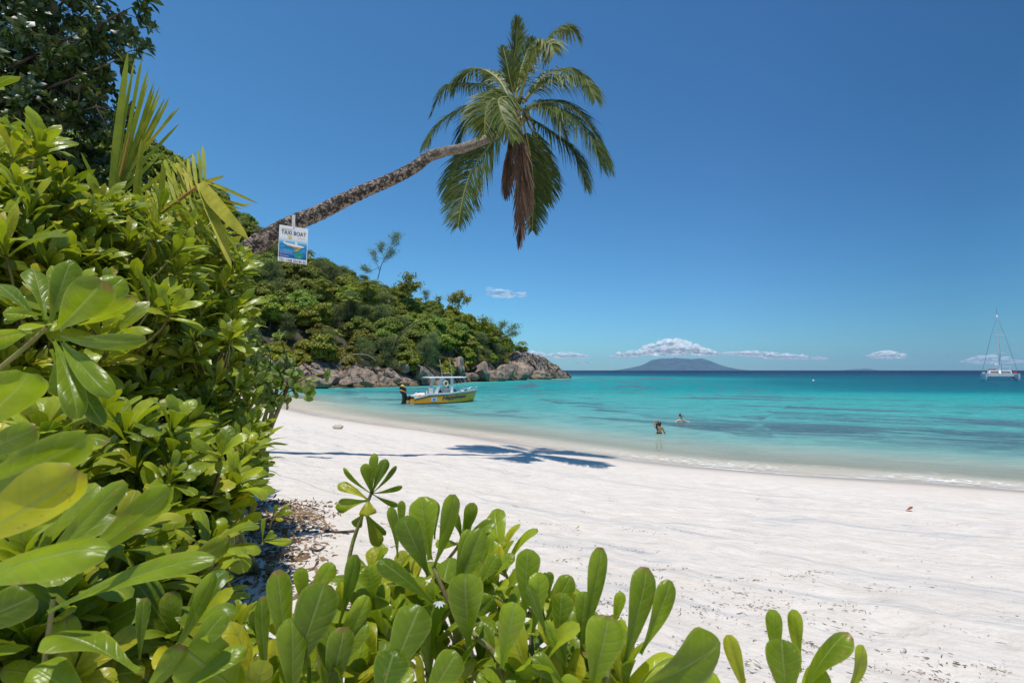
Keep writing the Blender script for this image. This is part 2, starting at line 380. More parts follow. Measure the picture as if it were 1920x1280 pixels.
w1 = N.noise(N.scale(pos, 1.1, 2.4, 1), 1.0, 4, .6, .6); w2 = N.noise(N.scale(pos, 5, 9, 1), 1.0, 3, .6, .5); w3 = N.noise(N.scale(pos, .12, .4, 1), 1.0, 3)
hgt = N.math('ADD', N.math('ADD', N.math('MULTIPLY', w1, 1.0), N.math('MULTIPLY', w2, .22)), N.math('MULTIPLY', w3, 4))
nrm = N.bump(hgt, 1.0, .13)
gl = N.n('BsdfGlossy', i_Color=C(1, 1, 1), i_Roughness=.08); N.set(gl.inputs['Normal'], nrm)
fr = N.n('Fresnel', i_IOR=1.33); N.set(fr.inputs['Normal'], nrm)
fac = N.math('MULTIPLY', fr.outputs[0], N.maprange(dep, .8, 5, .34, .12))
m2 = N.n('MixShader', i_0=fac); N.link(m1.outputs[0], m2.inputs[1]); N.link(gl.outputs[0], m2.inputs[2])
# foam: a thin broken lace where the wash dies on the sand
wb = N.math('MULTIPLY', N.math('SUBTRACT', N.noise(N.scale(sa, .35, .1, 1), 1.0, 4), .5), .55)
fpos = N.math('ADD', sd, wb)
edge = N.math('MULTIPLY', N.math('MULTIPLY', N.maprange(fpos, -.34, -.22, 0, 1, True), N.maprange(fpos, -.10, -.2, 0, 1, True)), N.math('MULTIPLY', N.maprange(N.noise(N.scale(sa, 1.2, 5, 1), 1.0, 5, .7), .40, .56, 0.0, 1, True), N.maprange(N.noise(N.scale(sa, .12, .1, 1), 1.0, 3), .42, .6, .15, 1, True)))
sheet = N.math('MULTIPLY', N.maprange(fpos, -2.4, -.7, 0, 1, True), N.maprange(fpos, -.2, -.8, 0, 1, True))
vor = N.n('TexVoronoi', feature='DISTANCE_TO_EDGE', i_Scale=1.0); N.set(vor.inputs['Vector'], N.n('VectorMath', operation='ADD', i_0=N.scale(sa, 2.2, 4.5, 1), i_1=N.noise(N.scale(sa, 2, 3, 1), 1.0, 3, out='Color')).outputs[0])
lace = N.math('MULTIPLY', N.maprange(vor.outputs['Distance'], .03, .09, 1, 0, True), N.math('MULTIPLY', sheet, N.maprange(N.noise(N.scale(sa, .18, .5, 1), 1.0, 3), .44, .58, 0, 1, True)))
lace = N.math('MULTIPLY', lace, N.maprange(N.n('SeparateXYZ', i_0=pos).outputs[0], 2, 9, .35, 1.5))
foam = N.math('MAXIMUM', edge, N.math('MULTIPLY', lace, .75), clamp=True)
fo = N.n('BsdfDiffuse', i_Color=C(.86, .87, .86))
m3 = N.n('MixShader', i_0=N.math('MULTIPLY', foam, .85)); N.link(m2.outputs[0], m3.inputs[1]); N.link(fo.outputs[0], m3.inputs[2])
N.link(m3.outputs[0], out.inputs[0])
swell = (.05*vnoise(X, Y, .35, 11)+.03*vnoise(X*.7, Y*1.6, .9, 12)+.015*vnoise(X, Y*1.5, 2.1, 13))*np.interp(-SD, [-1, 1, 6], [.25, .35, 1])
keep = SD < 3.0
fc = grid_faces(*X.shape)[:, ::-1]; kf = keep.ravel()[fc].any(1); fc = fc[kf]
used = np.unique(fc); remap = np.zeros(X.size, int); remap[used] = np.arange(len(used))
SV = np.stack([X, Y, swell+.012], -1).reshape(-1, 3)[used]
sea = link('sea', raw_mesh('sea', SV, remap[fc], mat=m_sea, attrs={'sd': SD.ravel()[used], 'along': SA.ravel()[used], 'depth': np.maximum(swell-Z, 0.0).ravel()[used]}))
tag(sea, 'clear turquoise sea deepening to dark blue at the horizon', kind='structure')

# ------------------------------------------------------------------ headland
PXs = np.array([-500, -200, 0, 100, 200, 300, 400, 480, 550, 620, 700, 780, 830, 870, 915, 960, 1010, 1045, 1071])
YBs = np.array([30, 38, 45, 50, 56, 66, 74, 80, 85, 88, 92, 96, 106, 128, 146, 165, 178, 187, 193])
SKx = [-500, -200, 0, 200, 300, 340, 400, 440, 470, 500, 560, 600, 640, 680, 720, 760, 800, 860, 900, 940, 965, 985, 1010, 1040, 1071]
SKy = [60, 110, 160, 240, 280, 305, 362, 388, 405, 425, 450, 478, 495, 515, 528, 548, 560, 583, 602, 618, 640, 655, 662, 680, 705]
def Yb(px): return np.interp(px, PXs, YBs)
def Yr(px): return Yb(px)+np.interp(px, [-500, 480, 700, 900, 985, 1071], [50, 58, 50, 36, 20, 6])
CAN = lambda px: np.interp(px, [0, 480, 900, 960, 985, 1071], [4.5, 4.5, 4.0, 3., 0.4, .2])
def hill_pt(px, v):
    """px: bearing given as photo column, v: 0 shore .. 1 ridge .. 2 far side"""
    px = np.asarray(px, float); v = np.asarray(v, float); yb = Yb(px); yr = Yr(px)
    Yv = yb+(yr-yb)*v
    zr = 3+(694.0-np.interp(px, SKx, SKy))/F*yr-CAN(px)
    z = np.where(v <= 1, zr*np.clip(v, 0, 1)**.85, zr*(1-.75*(np.clip(v, 1, 2)-1)**1.4))
    z = np.where(v < 0, v*14, z)
    return np.stack([(px-960)/F*Yv, Yv, z], -1)
ZB = Z
U, Vv = np.meshgrid(np.linspace(-500, 1071, 260), np.linspace(-.05, 2, 70), indexing='ij')
H = hill_pt(U, Vv); H[..., 2] += 2.2*vnoise(H[..., 0], H[..., 1], .12, 5)*np.clip(Vv*4, 0, 1)*np.interp(U, [900, 990], [1, .3])-.4
m_hill, nt, out = new_mat('forest_floor'); N = NT(nt)
col = N.mix(N.maprange(N.noise(N.pos(), .5, 6, .7), .4, .6), C(.035, .045, .015), C(.09, .075, .04))
b = N.n('BsdfPrincipled', i_Base_Color=col, i_Roughness=.95); N.set(b.inputs['Normal'], N.bump(N.noise(N.pos(), 1.2, 5), 1, .5)); N.link(b.outputs[0], out.inputs[0])
tag(link('headland_hill', raw_mesh('headland_hill', H, grid_faces(*U.shape), mat=m_hill)), 'steep wooded headland beyond the bay', kind='structure')

# granite
def granite(name):
    m, nt, out = new_mat(name); N = NT(nt); p = N.pos()
    zz = N.n('SeparateXYZ', i_0=p).outputs[2]
    n1 = N.noise(p, .35, 7, .65); n2 = N.noise(N.scale(p, 1.0, 1.0, .22), .8, 7, .7, 1.0); n3 = N.noise(p, 6, 5, .7)
    col = N.mix(N.maprange(n1, .38, .62), C(.44, .315, .225), C(.30, .23, .18))
    col = N.mix(N.maprange(n2, .46, .60, 0, .9), col, C(.075, .065, .06))
    col = N.mix(N.maprange(n3, .45, .75, 0, .35), col, C(.46, .38, .31))
    col = N.mix(N.maprange(N.math('ADD', zz, n1), .9, 1.9, .75, 0, True), col, C(.36, .22, .115))
    col = N.mix(N.maprange(N.math('ADD', zz, N.math('MULTIPLY', n1, .4)), .32, .62, .85, 0, True), col, C(.05, .042, .035))
    b = N.n('BsdfPrincipled', i_Base_Color=col, i_Roughness=.85); b.inputs['Specular IOR Level'].default_value = .25
    h = N.math('ADD', N.math('MULTIPLY', n1, 2), N.math('ADD', n2, N.math('MULTIPLY', n3, .25)))
    N.set(b.inputs['Normal'], N.bump(h, .9, .45)); N.link(b.outputs[0], out.inputs[0]); return m
m_rock = granite('granite')
RTx = [300, 440, 480, 520, 555, 600, 640, 700, 740, 790, 830, 870, 900, 925, 950, 970, 1000, 1020, 1045, 1060, 1071]
RTy = [700, 700, 694, 676, 668, 674, 682, 676, 694, 690, 696, 698, 670, 686, 672, 658, 664, 670, 682, 694, 707]
nu, nv = 520, 44
U, Vv = np.meshgrid(np.linspace(300, 1071.5, nu), np.linspace(0, 1, nv), indexing='ij')
W = np.interp(U, [300, 800, 870, 960, 1071], [9, 9, 12, 15, 5])
Yv = Yb(U)-1.5+W*Vv
ht = (694.0-np.interp(U, RTx, RTy))/F*(Yb(U)+W*.7)+3.0
prof = np.interp(Vv, [0, .08, .2, .45, .75, 1], [-.25, .02, .32, .72, 1.0, .92])
P = np.stack([(U-960)/F*Yv, Yv, prof*ht], -1).reshape(-1, 3)
for i in range(len(P)):
    x, y, z = P[i]; v = Vector((x, y, z))
    a = noise.fractal(v*.16, 1.0, 2.1, 5)*1.3
    wx = noise.fractal(v*.5, 1.0, 2.1, 3)*.5
    d, pp = noise.voronoi(Vector((x*.17+z*.16+wx*.3, y*.15, z*.13-x*.13)))
    crack = (.35-max(0, .10-(d[1]-d[0]))*9)*.8+noise.cell(pp[0]*3.1)*1.1-.5+(pp[0].x*6-x-z)*.05
    d2, p2 = noise.voronoi(Vector((x*.45+z*.5+wx, y*.5, z*.35-x*.3)))
    c2 = noise.cell(p2[0]*5.3)*.55-max(0, .1-(d2[1]-d2[0]))*5
    edge = min(1, max(.12, z/1.5))
    q = (a+crack*1.1+c2*.7)
    P[i, 2] += q*.55*edge; P[i, 1] -= q*.8
tag(link('granite_shore', raw_mesh('granite_shore', P, grid_faces(nu, nv), mat=m_rock, smooth=False)), 'weathered pink and grey granite shore under the headland trees', kind='structure')
def boulder_mesh(seed, cuts=11, sub=4, rough=.05):
    import bmesh
    bm = bmesh.new(); bmesh.ops.create_icosphere(bm, subdivisions=sub, radius=1.0); r = random.Random(seed)
    pl = []
    for k in range(cuts):
        n = Vector((r.gauss(0, 1), r.gauss(0, 1), r.gauss(0, .8))).normalized(); pl.append((n, r.uniform(.42, .82)))
    for v in bm.verts:
        c = v.co.copy()
        for n, d in pl:
            q = c.dot(n)-d
            if q > 0: c -= n*q*.985
        c += c.normalized()*(noise.fractal(c*1.6+Vector((seed*7.1, 0, 0)), 1, 2, 5)*rough*2.2)
        v.co = c
    me = bpy.data.meshes.new('boulder'); bm.to_mesh(me); bm.free(); me.materials.append(m_rock)
    me.polygons.foreach_set('use_smooth', np.full(len(me.polygons), True)); return me
bmeshes = [boulder_mesh(s) for s in range(6)]
# px, waterline-ish py of foot, width px, height px, Y, label
BLD = [(556, 727, 34, 17, 84.0, 'dark shadowed boulder at the water edge, leftmost of the shoreline jumble'), (585, 726, 40, 20, 84.0, 'rounded brown boulder beside the dark one in the shoreline jumble'),
 (612, 727, 36, 17, 84.5, 'squarish tan boulder closing the shoreline jumble at its right'), (570, 712, 32, 16, 86, 'flat pale slab lying on top of the shoreline boulders'), (596, 708, 26, 14, 87, 'small cracked rock perched above the brown boulder'),
 (535, 716, 34, 22, 84.5, 'grey angular boulder behind the round-leaved seaside shrub'), (512, 708, 34, 24, 85, 'upright grey rock under the driftwood log'), (492, 700, 28, 18, 85, 'small dark rock beneath the forest edge, beside the driftwood log'),
 (528, 694, 40, 22, 87, 'broad pink rock above the shoreline jumble'), (500, 722, 36, 18, 82, 'low brown rock at the far end of the sand'),
 (652, 722, 40, 12, 87, 'low flat orange rock at the waterline right of the jumble'), (690, 720, 30, 9, 89, 'thin pale ledge rock touching the calm water'),
 (905, 709, 36, 30, 137, 'tall pink granite boulder standing upright at the foot of the trees'), (925, 712, 40, 18, 141, 'rounded orange-footed boulder in front of the upright one'), (948, 711, 36, 26, 150, 'rounded grey boulder in the shade, next toward the point'),
 (975, 711, 40, 30, 158, 'dark streaked boulder midway along the rocky point'), (884, 711, 24, 12, 133, 'small rusty rock left of the upright granite boulder'), (866, 713, 22, 9, 122, 'small rusty rock behind the motorboat canopy'),
 (955, 716, 26, 8, 153, 'low wet rock at the waterline before the grey boulder'), (1012, 709, 36, 14, 172, 'pale rounded rock low on the rocky point'), (838, 712, 30, 12, 108, 'flat pale rock seen under the motorboat canopy'),
 (790, 706, 44, 18, 99, 'long leaning rock above the motorboat stern'), (750, 700, 40, 22, 98, 'slanting pink slab rock below the low green bushes'), (690, 694, 44, 22, 97, 'triangular pink rock beneath the bleached curved branch'), (858, 700, 40, 30, 121, 'dark shaded boulder beneath the trees behind the boat')]
for k, (px, py, wp, hp, Yq, lb) in enumerate(BLD):
    c = at(px, py-hp*.38, Yq); o = link('boulder', bmeshes[k % 6], None, c)
    sx = wp/F*Yq*.62; sz = hp/F*Yq*.72
    o.scale = (sx, sx*random.uniform(.8, 1.1), sz); o.rotation_euler = (random.uniform(-.2, .2), random.uniform(-.25, .25), random.uniform(0, 6.28))
    tag(o, lb, 'boulder', 'granite boulders along the headland shore')

# ------------------------------------------------------------------ far islands, clouds, haze
def island(name, outline, Yc, depth, lb, seed):
    xs_ = np.linspace(outline[0][0], outline[-1][0], 160); top = np.interp(xs_, [o[0] for o in outline], [o[1] for o in outline])
    zt = np.maximum((694.0-top)/F*Yc, 0); xw = (xs_-960)/F*Yc; jv = np.linspace(-1, 1, 50)
    A, B = np.meshgrid(xw, jv, indexing='ij'); Zt = zt[:, None]*np.clip(1-np.abs(B)**1.5, 0, 1)
    n = vnoise(A/900.+seed, B*2.2, 1., 21)*.22+vnoise(A/350.+seed, B*5, 1., 22)*.14+vnoise(A/140., B*9, 1., 23)*.06
    Zt = Zt*(1+n*np.abs(B)**.5)-12*(np.abs(B) > .97)
    m = plain(name+'_slopes', (.045, .085, .105), .95, .1, var=.5, nscale=.004)  # bluish slope colour carries part of the distance haze
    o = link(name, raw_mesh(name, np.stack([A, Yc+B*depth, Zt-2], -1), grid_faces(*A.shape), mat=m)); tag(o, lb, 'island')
    return o
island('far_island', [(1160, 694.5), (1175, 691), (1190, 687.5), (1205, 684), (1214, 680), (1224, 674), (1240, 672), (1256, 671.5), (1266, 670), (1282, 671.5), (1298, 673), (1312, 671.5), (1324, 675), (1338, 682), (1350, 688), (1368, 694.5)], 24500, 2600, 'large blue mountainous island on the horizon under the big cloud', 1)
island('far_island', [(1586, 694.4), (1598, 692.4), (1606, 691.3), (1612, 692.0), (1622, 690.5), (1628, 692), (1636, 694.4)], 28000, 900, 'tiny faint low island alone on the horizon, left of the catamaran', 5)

m_cloud, nt, out = new_mat('cloud'); N = NT(nt)
lw = N.n('LayerWeight', i_Blend=.5).outputs['Facing']
nz = N.noise(N.scale(N.obj(), 1/620, 1/620, 1/300), 1.0, 5, .62)
al_ = N.maprange(N.math('ADD', lw, N.math('MULTIPLY', N.math('SUBTRACT', nz, .5), 2.6)), .05, .85, 1, 0, True)
upn = N.n('VectorMath', operation='NORMALIZE', i_0=N.n('VectorMath', operation='ADD', i_0=N.n('NewGeometry').outputs['Normal'], i_1=(0, 0, 3.0)).outputs[0]).outputs[0]
d = N.n('BsdfDiffuse', i_Color=C(.97, .98, 1.0), i_Normal=upn); tr = N.n('BsdfTranslucent', i_Color=C(.95, .96, .98)); tp = N.n('BsdfTransparent')
a1 = N.n('MixShader', i_0=.5); N.link(d.outputs[0], a1.inputs[1]); N.link(tr.outputs[0], a1.inputs[2])
thin = N.n('ObjectInfo').outputs['Alpha']
a2 = N.n('MixShader', i_0=N.math('MULTIPLY', al_, thin)); N.link(tp.outputs[0], a2.inputs[1]); N.link(a1.outputs[0], a2.inputs[2]); N.link(a2.outputs[0], out.inputs[0])
def cloud(lb, pts, Yc, alpha, seed, n=26):
    """pts: (px, base py, top py) along the cloud"""
    r = random.Random(seed); xs_ = [p[0] for p in pts]; bag = Bag()
    import bmesh
    bm = bmesh.new(); bmesh.ops.create_icosphere(bm, subdivisions=3, radius=1.0)
    sv = np.array([v.co[:] for v in bm.verts]); sf = [[v.index for v in f.verts] for f in bm.faces]; bm.free()
    c0 = None
    for k in range(n):
        x = xs_[0]+(xs_[-1]-xs_[0])*(k+.5+r.uniform(-.4, .4))/n
        b_ = np.interp(x, xs_, [p[1] for p in pts]); t_ = np.interp(x, xs_, [p[2] for p in pts]); hh_ = max(b_-t_, 1.5)
        for q in range(2 if hh_ > 8 else 1):
            rad = hh_*r.uniform(.35, .55)/F*Yc; cpy = b_-hh_*r.uniform(.3, .68) if q else b_-hh_*.35
            c = at(x+r.uniform(-3, 3), cpy, Yc+r.uniform(-1, 1)*Yc*.02)
            S = sv*np.array([rad*r.uniform(1.2, 2.0), rad*1.5, rad])
            S = S*(1+.25*np.array([noise.fractal(Vector(p*1.6+k*3.3), 1, 2, 4) for p in sv])[:, None])
            bag.add(S+c, sf)
    V = bag.V(); c0 = V.mean(0)
    o = link('cloud', raw_mesh('cloud', V-c0, bag.f, mat=m_cloud), None, c0); o.color = (1, 1, 1, alpha)
    rm = o.modifiers.new('merge', 'REMESH'); rm.mode = 'VOXEL'; rm.voxel_size = 55 if n > 20 else 40; rm.use_smooth_shade = True
    tag(o, lb, 'cloud', kind='thing')
cloud('big white flat-based cloud capping the large far island', [(1146, 671, 664), (1180, 669, 658), (1205, 667, 652), (1228, 665, 645), (1255, 664, 638), (1275, 664, 638), (1300, 665, 645), (1325, 667, 652), (1342, 668, 659)], 34500, .85, 3, 54)
cloud('long low white cloud right of the big island cloud', [(1345, 664, 660), (1380, 665, 657), (1405, 667, 656), (1430, 671, 659), (1470, 673, 662), (1512, 673, 665)], 36000, .75, 4, 60)
cloud('little white cloud shred trailing the long low cloud', [(1520, 673, 669), (1536, 674, 667), (1552, 673, 670)], 36000, .6, 5, 20)
cloud('small white cloud alone above the open horizon, left of the catamaran', [(1622, 668, 665), (1645, 671, 660), (1670, 672, 658), (1697, 671, 663)], 36000, .75, 6, 34)
cloud('pale cloud on the horizon behind the catamaran mast', [(1800, 679, 675), (1840, 681, 665), (1865, 680, 667), (1905, 680, 672), (1960, 680, 676)], 38000, .55, 7, 56)
cloud('low white cloud just above the rocky point', [(975, 668, 660), (1000, 669, 656), (1020, 670, 664), (1045, 671, 661), (1075, 671, 659), (1100, 671, 665)], 36000, .7, 8, 52)
cloud('thin shred of cloud under the low cloud by the rocky point', [(1080, 680, 677), (1096, 681, 676), (1112, 680, 678)], 37000, .6, 9, 10)
cloud('thin wisp of cloud alone in the blue sky over the headland', [(912, 552, 541), (930, 556, 537), (950, 558, 542), (972, 557, 545), (996, 556, 550)], 34000, .22, 10, 5)

m_haze, nt, out = new_mat('haze'); v = nt.nodes.new('ShaderNodeVolumePrincipled')
v.inputs['Color'].default_value = (.50, .74, 1.0, 1); v.inputs['Density'].default_value = 2.2e-5; v.inputs['Anisotropy'].default_value = .0
nt.links.new(v.outputs[0], out.inputs['Volume'])
if not globals().get('NOHAZE'):
    bg_ = Bag().box((0, 0, 340), (64000, 64000, 860))
    hz = link('haze', raw_mesh('haze', bg_.V(), bg_.f, smooth=False, mat=m_haze)); tag(hz, kind='stuff')
# ------------------------------------------------------------------ trees on the headland
m_fol = {
 'broad': leaf_mat('foliage_broad', (.16, .21, .014), (.44, .46, .03), (1, 1.0, .5), young=(.55, .52, .06), rough=.5, vein=False, objvar=.8, tw=.3),
 'dark': leaf_mat('foliage_dark', (.12, .19, .018), (.36, .41, .04), (.9, 1.0, .5), rough=.5, vein=False, objvar=.7, tw=.25),
 'yellow': leaf_mat('foliage_yellow', (.21, .22, .015), (.50, .45, .04), (1, 1, .5), young=(.45, .36, .06), rough=.5, vein=False, objvar=.8, tw=.3),
 'fine': leaf_mat('foliage_fine', (.12, .16, .05), (.30, .34, .10), (.8, .9, .5), rough=.6, vein=False, objvar=.6, tw=.3),
 'palm': leaf_mat('foliage_palm', (.10, .14, .02), (.28, .32, .04), (1, 1, .5), rough=.4, vein=False, objvar=.5, tw=.3)}
m_bark = bark_mat('bark', (.10, .08, .06), (.2, .17, .13), (.05, .04, .03), 3)
m_barkp = bark_mat('pale_bark', (.32, .28, .23), (.45, .41, .36), (.2, .17, .14), 3)
def cards(P, Nn, size, asp, r, rot_rand=1.0):
    """small leaf-spray quads: rhombus-like faces at P facing roughly Nn"""
    n = len(P); Nn = unit(Nn+r.normal(0, rot_rand*.6, (n, 3))); a, u, v = frame_of(Nn)
    th = r.random(n)*6.283; d = np.cos(th)[:, None]*u+np.sin(th)[:, None]*v; e = np.cross(Nn, d)
    s = size*(.6+.8*r.random(n))[:, None]
    V = np.stack([P-d*s*.5, P+e*s*asp*.5+Nn*s*.08, P+d*s*.5, P-e*s*asp*.5+Nn*s*.08], 1)
    return V.reshape(-1, 3), np.arange(4*n).reshape(-1, 4)
def crown(kind, r, rad=2.4, h=3.2, z0=1.0):
    """leaf sprays clustered on many uneven lobes"""
    Pn = []; Nn = []; rn = []
    if kind == 'fine':
        nl = 26
        for k in range(nl):
            th = r.random()*6.28; q = r.random()**.6; z = z0+h*r.random(); rr = rad*q*(1-.6*(z-z0)/h)
            c = np.array([math.cos(th)*rr, math.sin(th)*rr, z]); m = 260
            p = r.normal(0, 1, (m, 3))*np.array([.55, .55, .32])*rad*.42; Pn.append(c+p); Nn.append(r.normal(0, 1, (m, 3))); rn.append(np.clip(.45+p[:, 2]*.3+r.normal(0, .2, m), 0, 1))
        P = np.concatenate(Pn); V, Q = cards(P, np.concatenate(Nn), .42, .13, r)
        return V, Q, np.repeat(np.concatenate(rn), 4)
    nl = {'broad': 22, 'dark': 26, 'yellow': 20}[kind]
    lobes = []
    for k in range(nl):
        th = k*2.4+r.random()*.7; q = math.sqrt((k+.5)/nl); zz = z0+h*(.25+.66*math.sqrt(max(0, 1-q*q)))+r.normal(0, .45)
        lobes.append((np.array([math.cos(th)*rad*q*.85, math.sin(th)*rad*q*.85, zz]), rad*r.uniform(.22, .42)))
    for k in range(nl//2):
        th = r.random()*6.28; lobes.append((np.array([math.cos(th)*rad*.6, math.sin(th)*rad*.6, z0+h*r.uniform(.0, .35)]), rad*r.uniform(.25, .4)))
    for c, lr in lobes:
        m = int(360*(lr/(rad*.32))**2); d = unit(r.normal(0, 1, (m, 3))); d[:, 2] = np.abs(d[:, 2])*.9-.25*r.random(m)
        d = unit(d); rr = lr*(.55+.62*r.random(m)**.7)
        bumpy = 1+.22*np.sin(d[:, 0]*6+k)*np.sin(d[:, 1]*7)
        Pn.append(c+d*(rr*bumpy)[:, None]*np.array([1, 1, .8])); Nn.append(d+np.array([0, 0, .5])); t = r.normal(.0, .12)
        rn.append(np.clip(.42+t+r.normal(0, .22, m), 0, 1))
    P = np.concatenate(Pn); V, Q = cards(P, np.concatenate(Nn), {'broad': .34, 'dark': .29, 'yellow': .26}[kind], .6, r, .9)
    return V, Q, np.repeat(np.concatenate(rn), 4)
def trunk_mesh(r, h, rad, lean=.25, forks=4):
    parts = []; top = np.array([r.normal(0, lean), r.normal(0, lean), h*.55])
    parts.append(tube(spline([[0, 0, -.8], [top[0]*.3, top[1]*.5, h*.25], top], 8), np.linspace(rad, rad*.6, 8), 7))
    for k in range(forks):
        th = k*6.28/forks+r.random(); e = top+np.array([math.cos(th)*h*.3, math.sin(th)*h*.3, h*.35])
        parts.append(tube(spline([top-[0, 0, .1], (top+e)/2+r.normal(0, .12, 3), e], 6), np.linspace(rad*.5, rad*.12, 6), 5))
    return cat_quads(parts)
LBL = {'broad': ('leafy green tree', 'tree'), 'dark': ('dark green tree', 'tree'), 'yellow': ('yellow-green bush', 'bush'), 'fine': ('feathery grey-green tree', 'tree'), 'palm': ('small palm', 'palm tree')}
NM = {'broad': 'leafy_tree', 'dark': 'dark_tree', 'yellow': 'round_bush', 'fine': 'feathery_tree', 'palm': 'small_palm'}
protos = {}
def frond_np(ctrl, npair, leaf_len, wid, droop, Nref, r, segs=4, fwd=.75, rnd=None, vfold=.3, rr=.03, taper_base=.12, sides=(1, -1), jitter=.08, tipw=.15):
    """coconut frond: rachis tube plus drooping leaflets. returns (Vr,Qr),(Vl,Ql,rnd)"""
    K = npair; rach = spline(ctrl, 60); Vr, Qr = tube(rach, np.linspace(rr, rr*.25, 60), 5)
    t = np.linspace(taper_base, .995, K); idx = t*59; i0 = np.clip(idx.astype(int), 0, 58); f = (idx-i0)[:, None]
    B = rach[i0]*(1-f)+rach[i0+1]*f; T = unit(np.gradient(rach, axis=0))[i0]
    Nr = np.broadcast_to(np.asarray(Nref, float), T.shape); Nr = unit(Nr-T*(Nr*T).sum(1)[:, None]); S = np.cross(T, Nr)
    out = []
    for sd_ in sides:
        L = leaf_len*(np.interp(t, [0, .12, .35, .6, .85, 1], [.35, .75, 1.0, .95, .62, .22]))*(1+r.normal(0, jitter, K))
        be = fwd+.15*t-.5*np.clip(t-.75, 0, 1)*2+r.normal(0, .10, K)
        D = unit(np.cos(be)[:, None]*T*1.0+np.sin(be)[:, None]*S*sd_+Nr*(vfold+r.normal(0, .08, K))[:, None])
        dr = droop*(1+r.normal(0, .2, K))
        q = np.linspace(0, 1, segs+1)
        Wd = unit(T-D*(T*D).sum(1)[:, None]+r.normal(0, .15, (K, 3)))
        C_ = B[:, None]+D[:, None]*(L[:, None]*q)[..., None]+np.array([0, 0, -1.])*((dr*L)[:, None]*q**2)[..., None]
        # keep leaflet length roughly constant while drooping
        w_ = wid*np.interp(q, [0, .25, .7, 1], [.5, 1, .75, tipw])
        V = np.stack([C_-Wd[:, None]*w_[None, :, None]/2, C_+Wd[:, None]*w_[None, :, None]/2], 2).reshape(-1, 3)
        base = (np.arange(K)*(segs+1)*2)[:, None, None]; s_ = (np.arange(segs)*2)[None, :, None]
        Q = (base+s_+np.array([0, 1, 3, 2])[None, None]).reshape(-1, 4)
        c = (rnd if rnd is not None else .5)+r.normal(0, .13, K); out.append((V, Q, np.repeat(np.clip(c, 0, 1), (segs+1)*2)))
    V, Q = cat_quads([(o[0], o[1]) for o in out])
    return (Vr, Qr), (V, Q, np.concatenate([o[2] for o in out]))
def palm_crown(r, nf, L):
    A = []; rn = []
    for k in range(nf):
        th = k*2.4+r.random()*.3; el = r.uniform(-.1, 1.1); d = np.array([math.cos(th), math.sin(th), 0])
        p1 = d*L*.45*math.cos(el)+np.array([0, 0, L*.45*math.sin(el)]); p2 = d*L*.85*math.cos(el*.5)+np.array([0, 0, L*.4*math.sin(el)-.2*L])
        (a, b), (c, q, n_) = frond_np([[0, 0, 0], p1, p2], 26, L*.28, .09, .5, (0, 0, 1), r, segs=2)
        A += [(a, b), (c, q)]; rn += [np.full(len(a), .5), n_]
    V, Q = cat_quads(A); return V, Q, np.concatenate(rn)
for kind in LBL:
    protos[kind] = []
    for k in range(4 if kind != 'palm' else 2):
        r = np.random.default_rng(hash(kind) % 1 + 31*k+len(kind))
        if kind == 'palm':
            V, Q, rn = palm_crown(r, 15, 2.6); V = V+[0, 0, 3.2]; tk = tube(spline([[0, 0, -.6], [.15, .1, 1.6], [0, 0, 3.3]], 8), .13, 6)
        else:
            rad, h, z0 = {'broad': (2.3, 3.0, 1.6), 'dark': (2.6, 3.4, 1.4), 'yellow': (1.9, 1.7, .1), 'fine': (2.0, 4.4, 1.4)}[kind]
            V, Q, rn = crown(kind, r, rad, h, z0); tk = trunk_mesh(r, h+z0, .17)
        ro = thing(NM[kind], 'x', LBL[kind][1]); ro['group'] = 'x'
        part('trunk', ro, tk[0], tk[1], m_bark if kind != 'fine' else m_barkp); part('crown', ro, V, Q, m_fol[kind], attrs={'rnd': rn}, smooth=False)
        protos[kind].append([ro, False])
def place_tree(kind, var, pos_, s, rz, label, group=None, sz=1.0, name=None):
    e = protos[kind][var % len(protos[kind])]
    o = e[0] if not e[1] else copy_tree(e[0]); e[1] = True
    if name: o.name = name
    o.location = [float(q) for q in pos_]; o.scale = (s, s, s*sz); o.rotation_euler = (0, 0, rz); o['label'] = label
    if group: o['group'] = group
    elif 'group' in o: del o['group']
    return o
rt = np.random.default_rng(11); placed = []
cand = []
for k in range(9000):
    px = rt.uniform(60, 985); v = rt.random()**1.0*1.04
    p = hill_pt(px, v); cand.append((px, v, p))
def hill_z(px, v):
    p = hill_pt(px, v); q = p.copy(); q[2] += 2.2*vnoise(p[0:1], p[1:2], .12, 5)[0]*min(1, max(0, v*4))-.4; return q
nT = 0
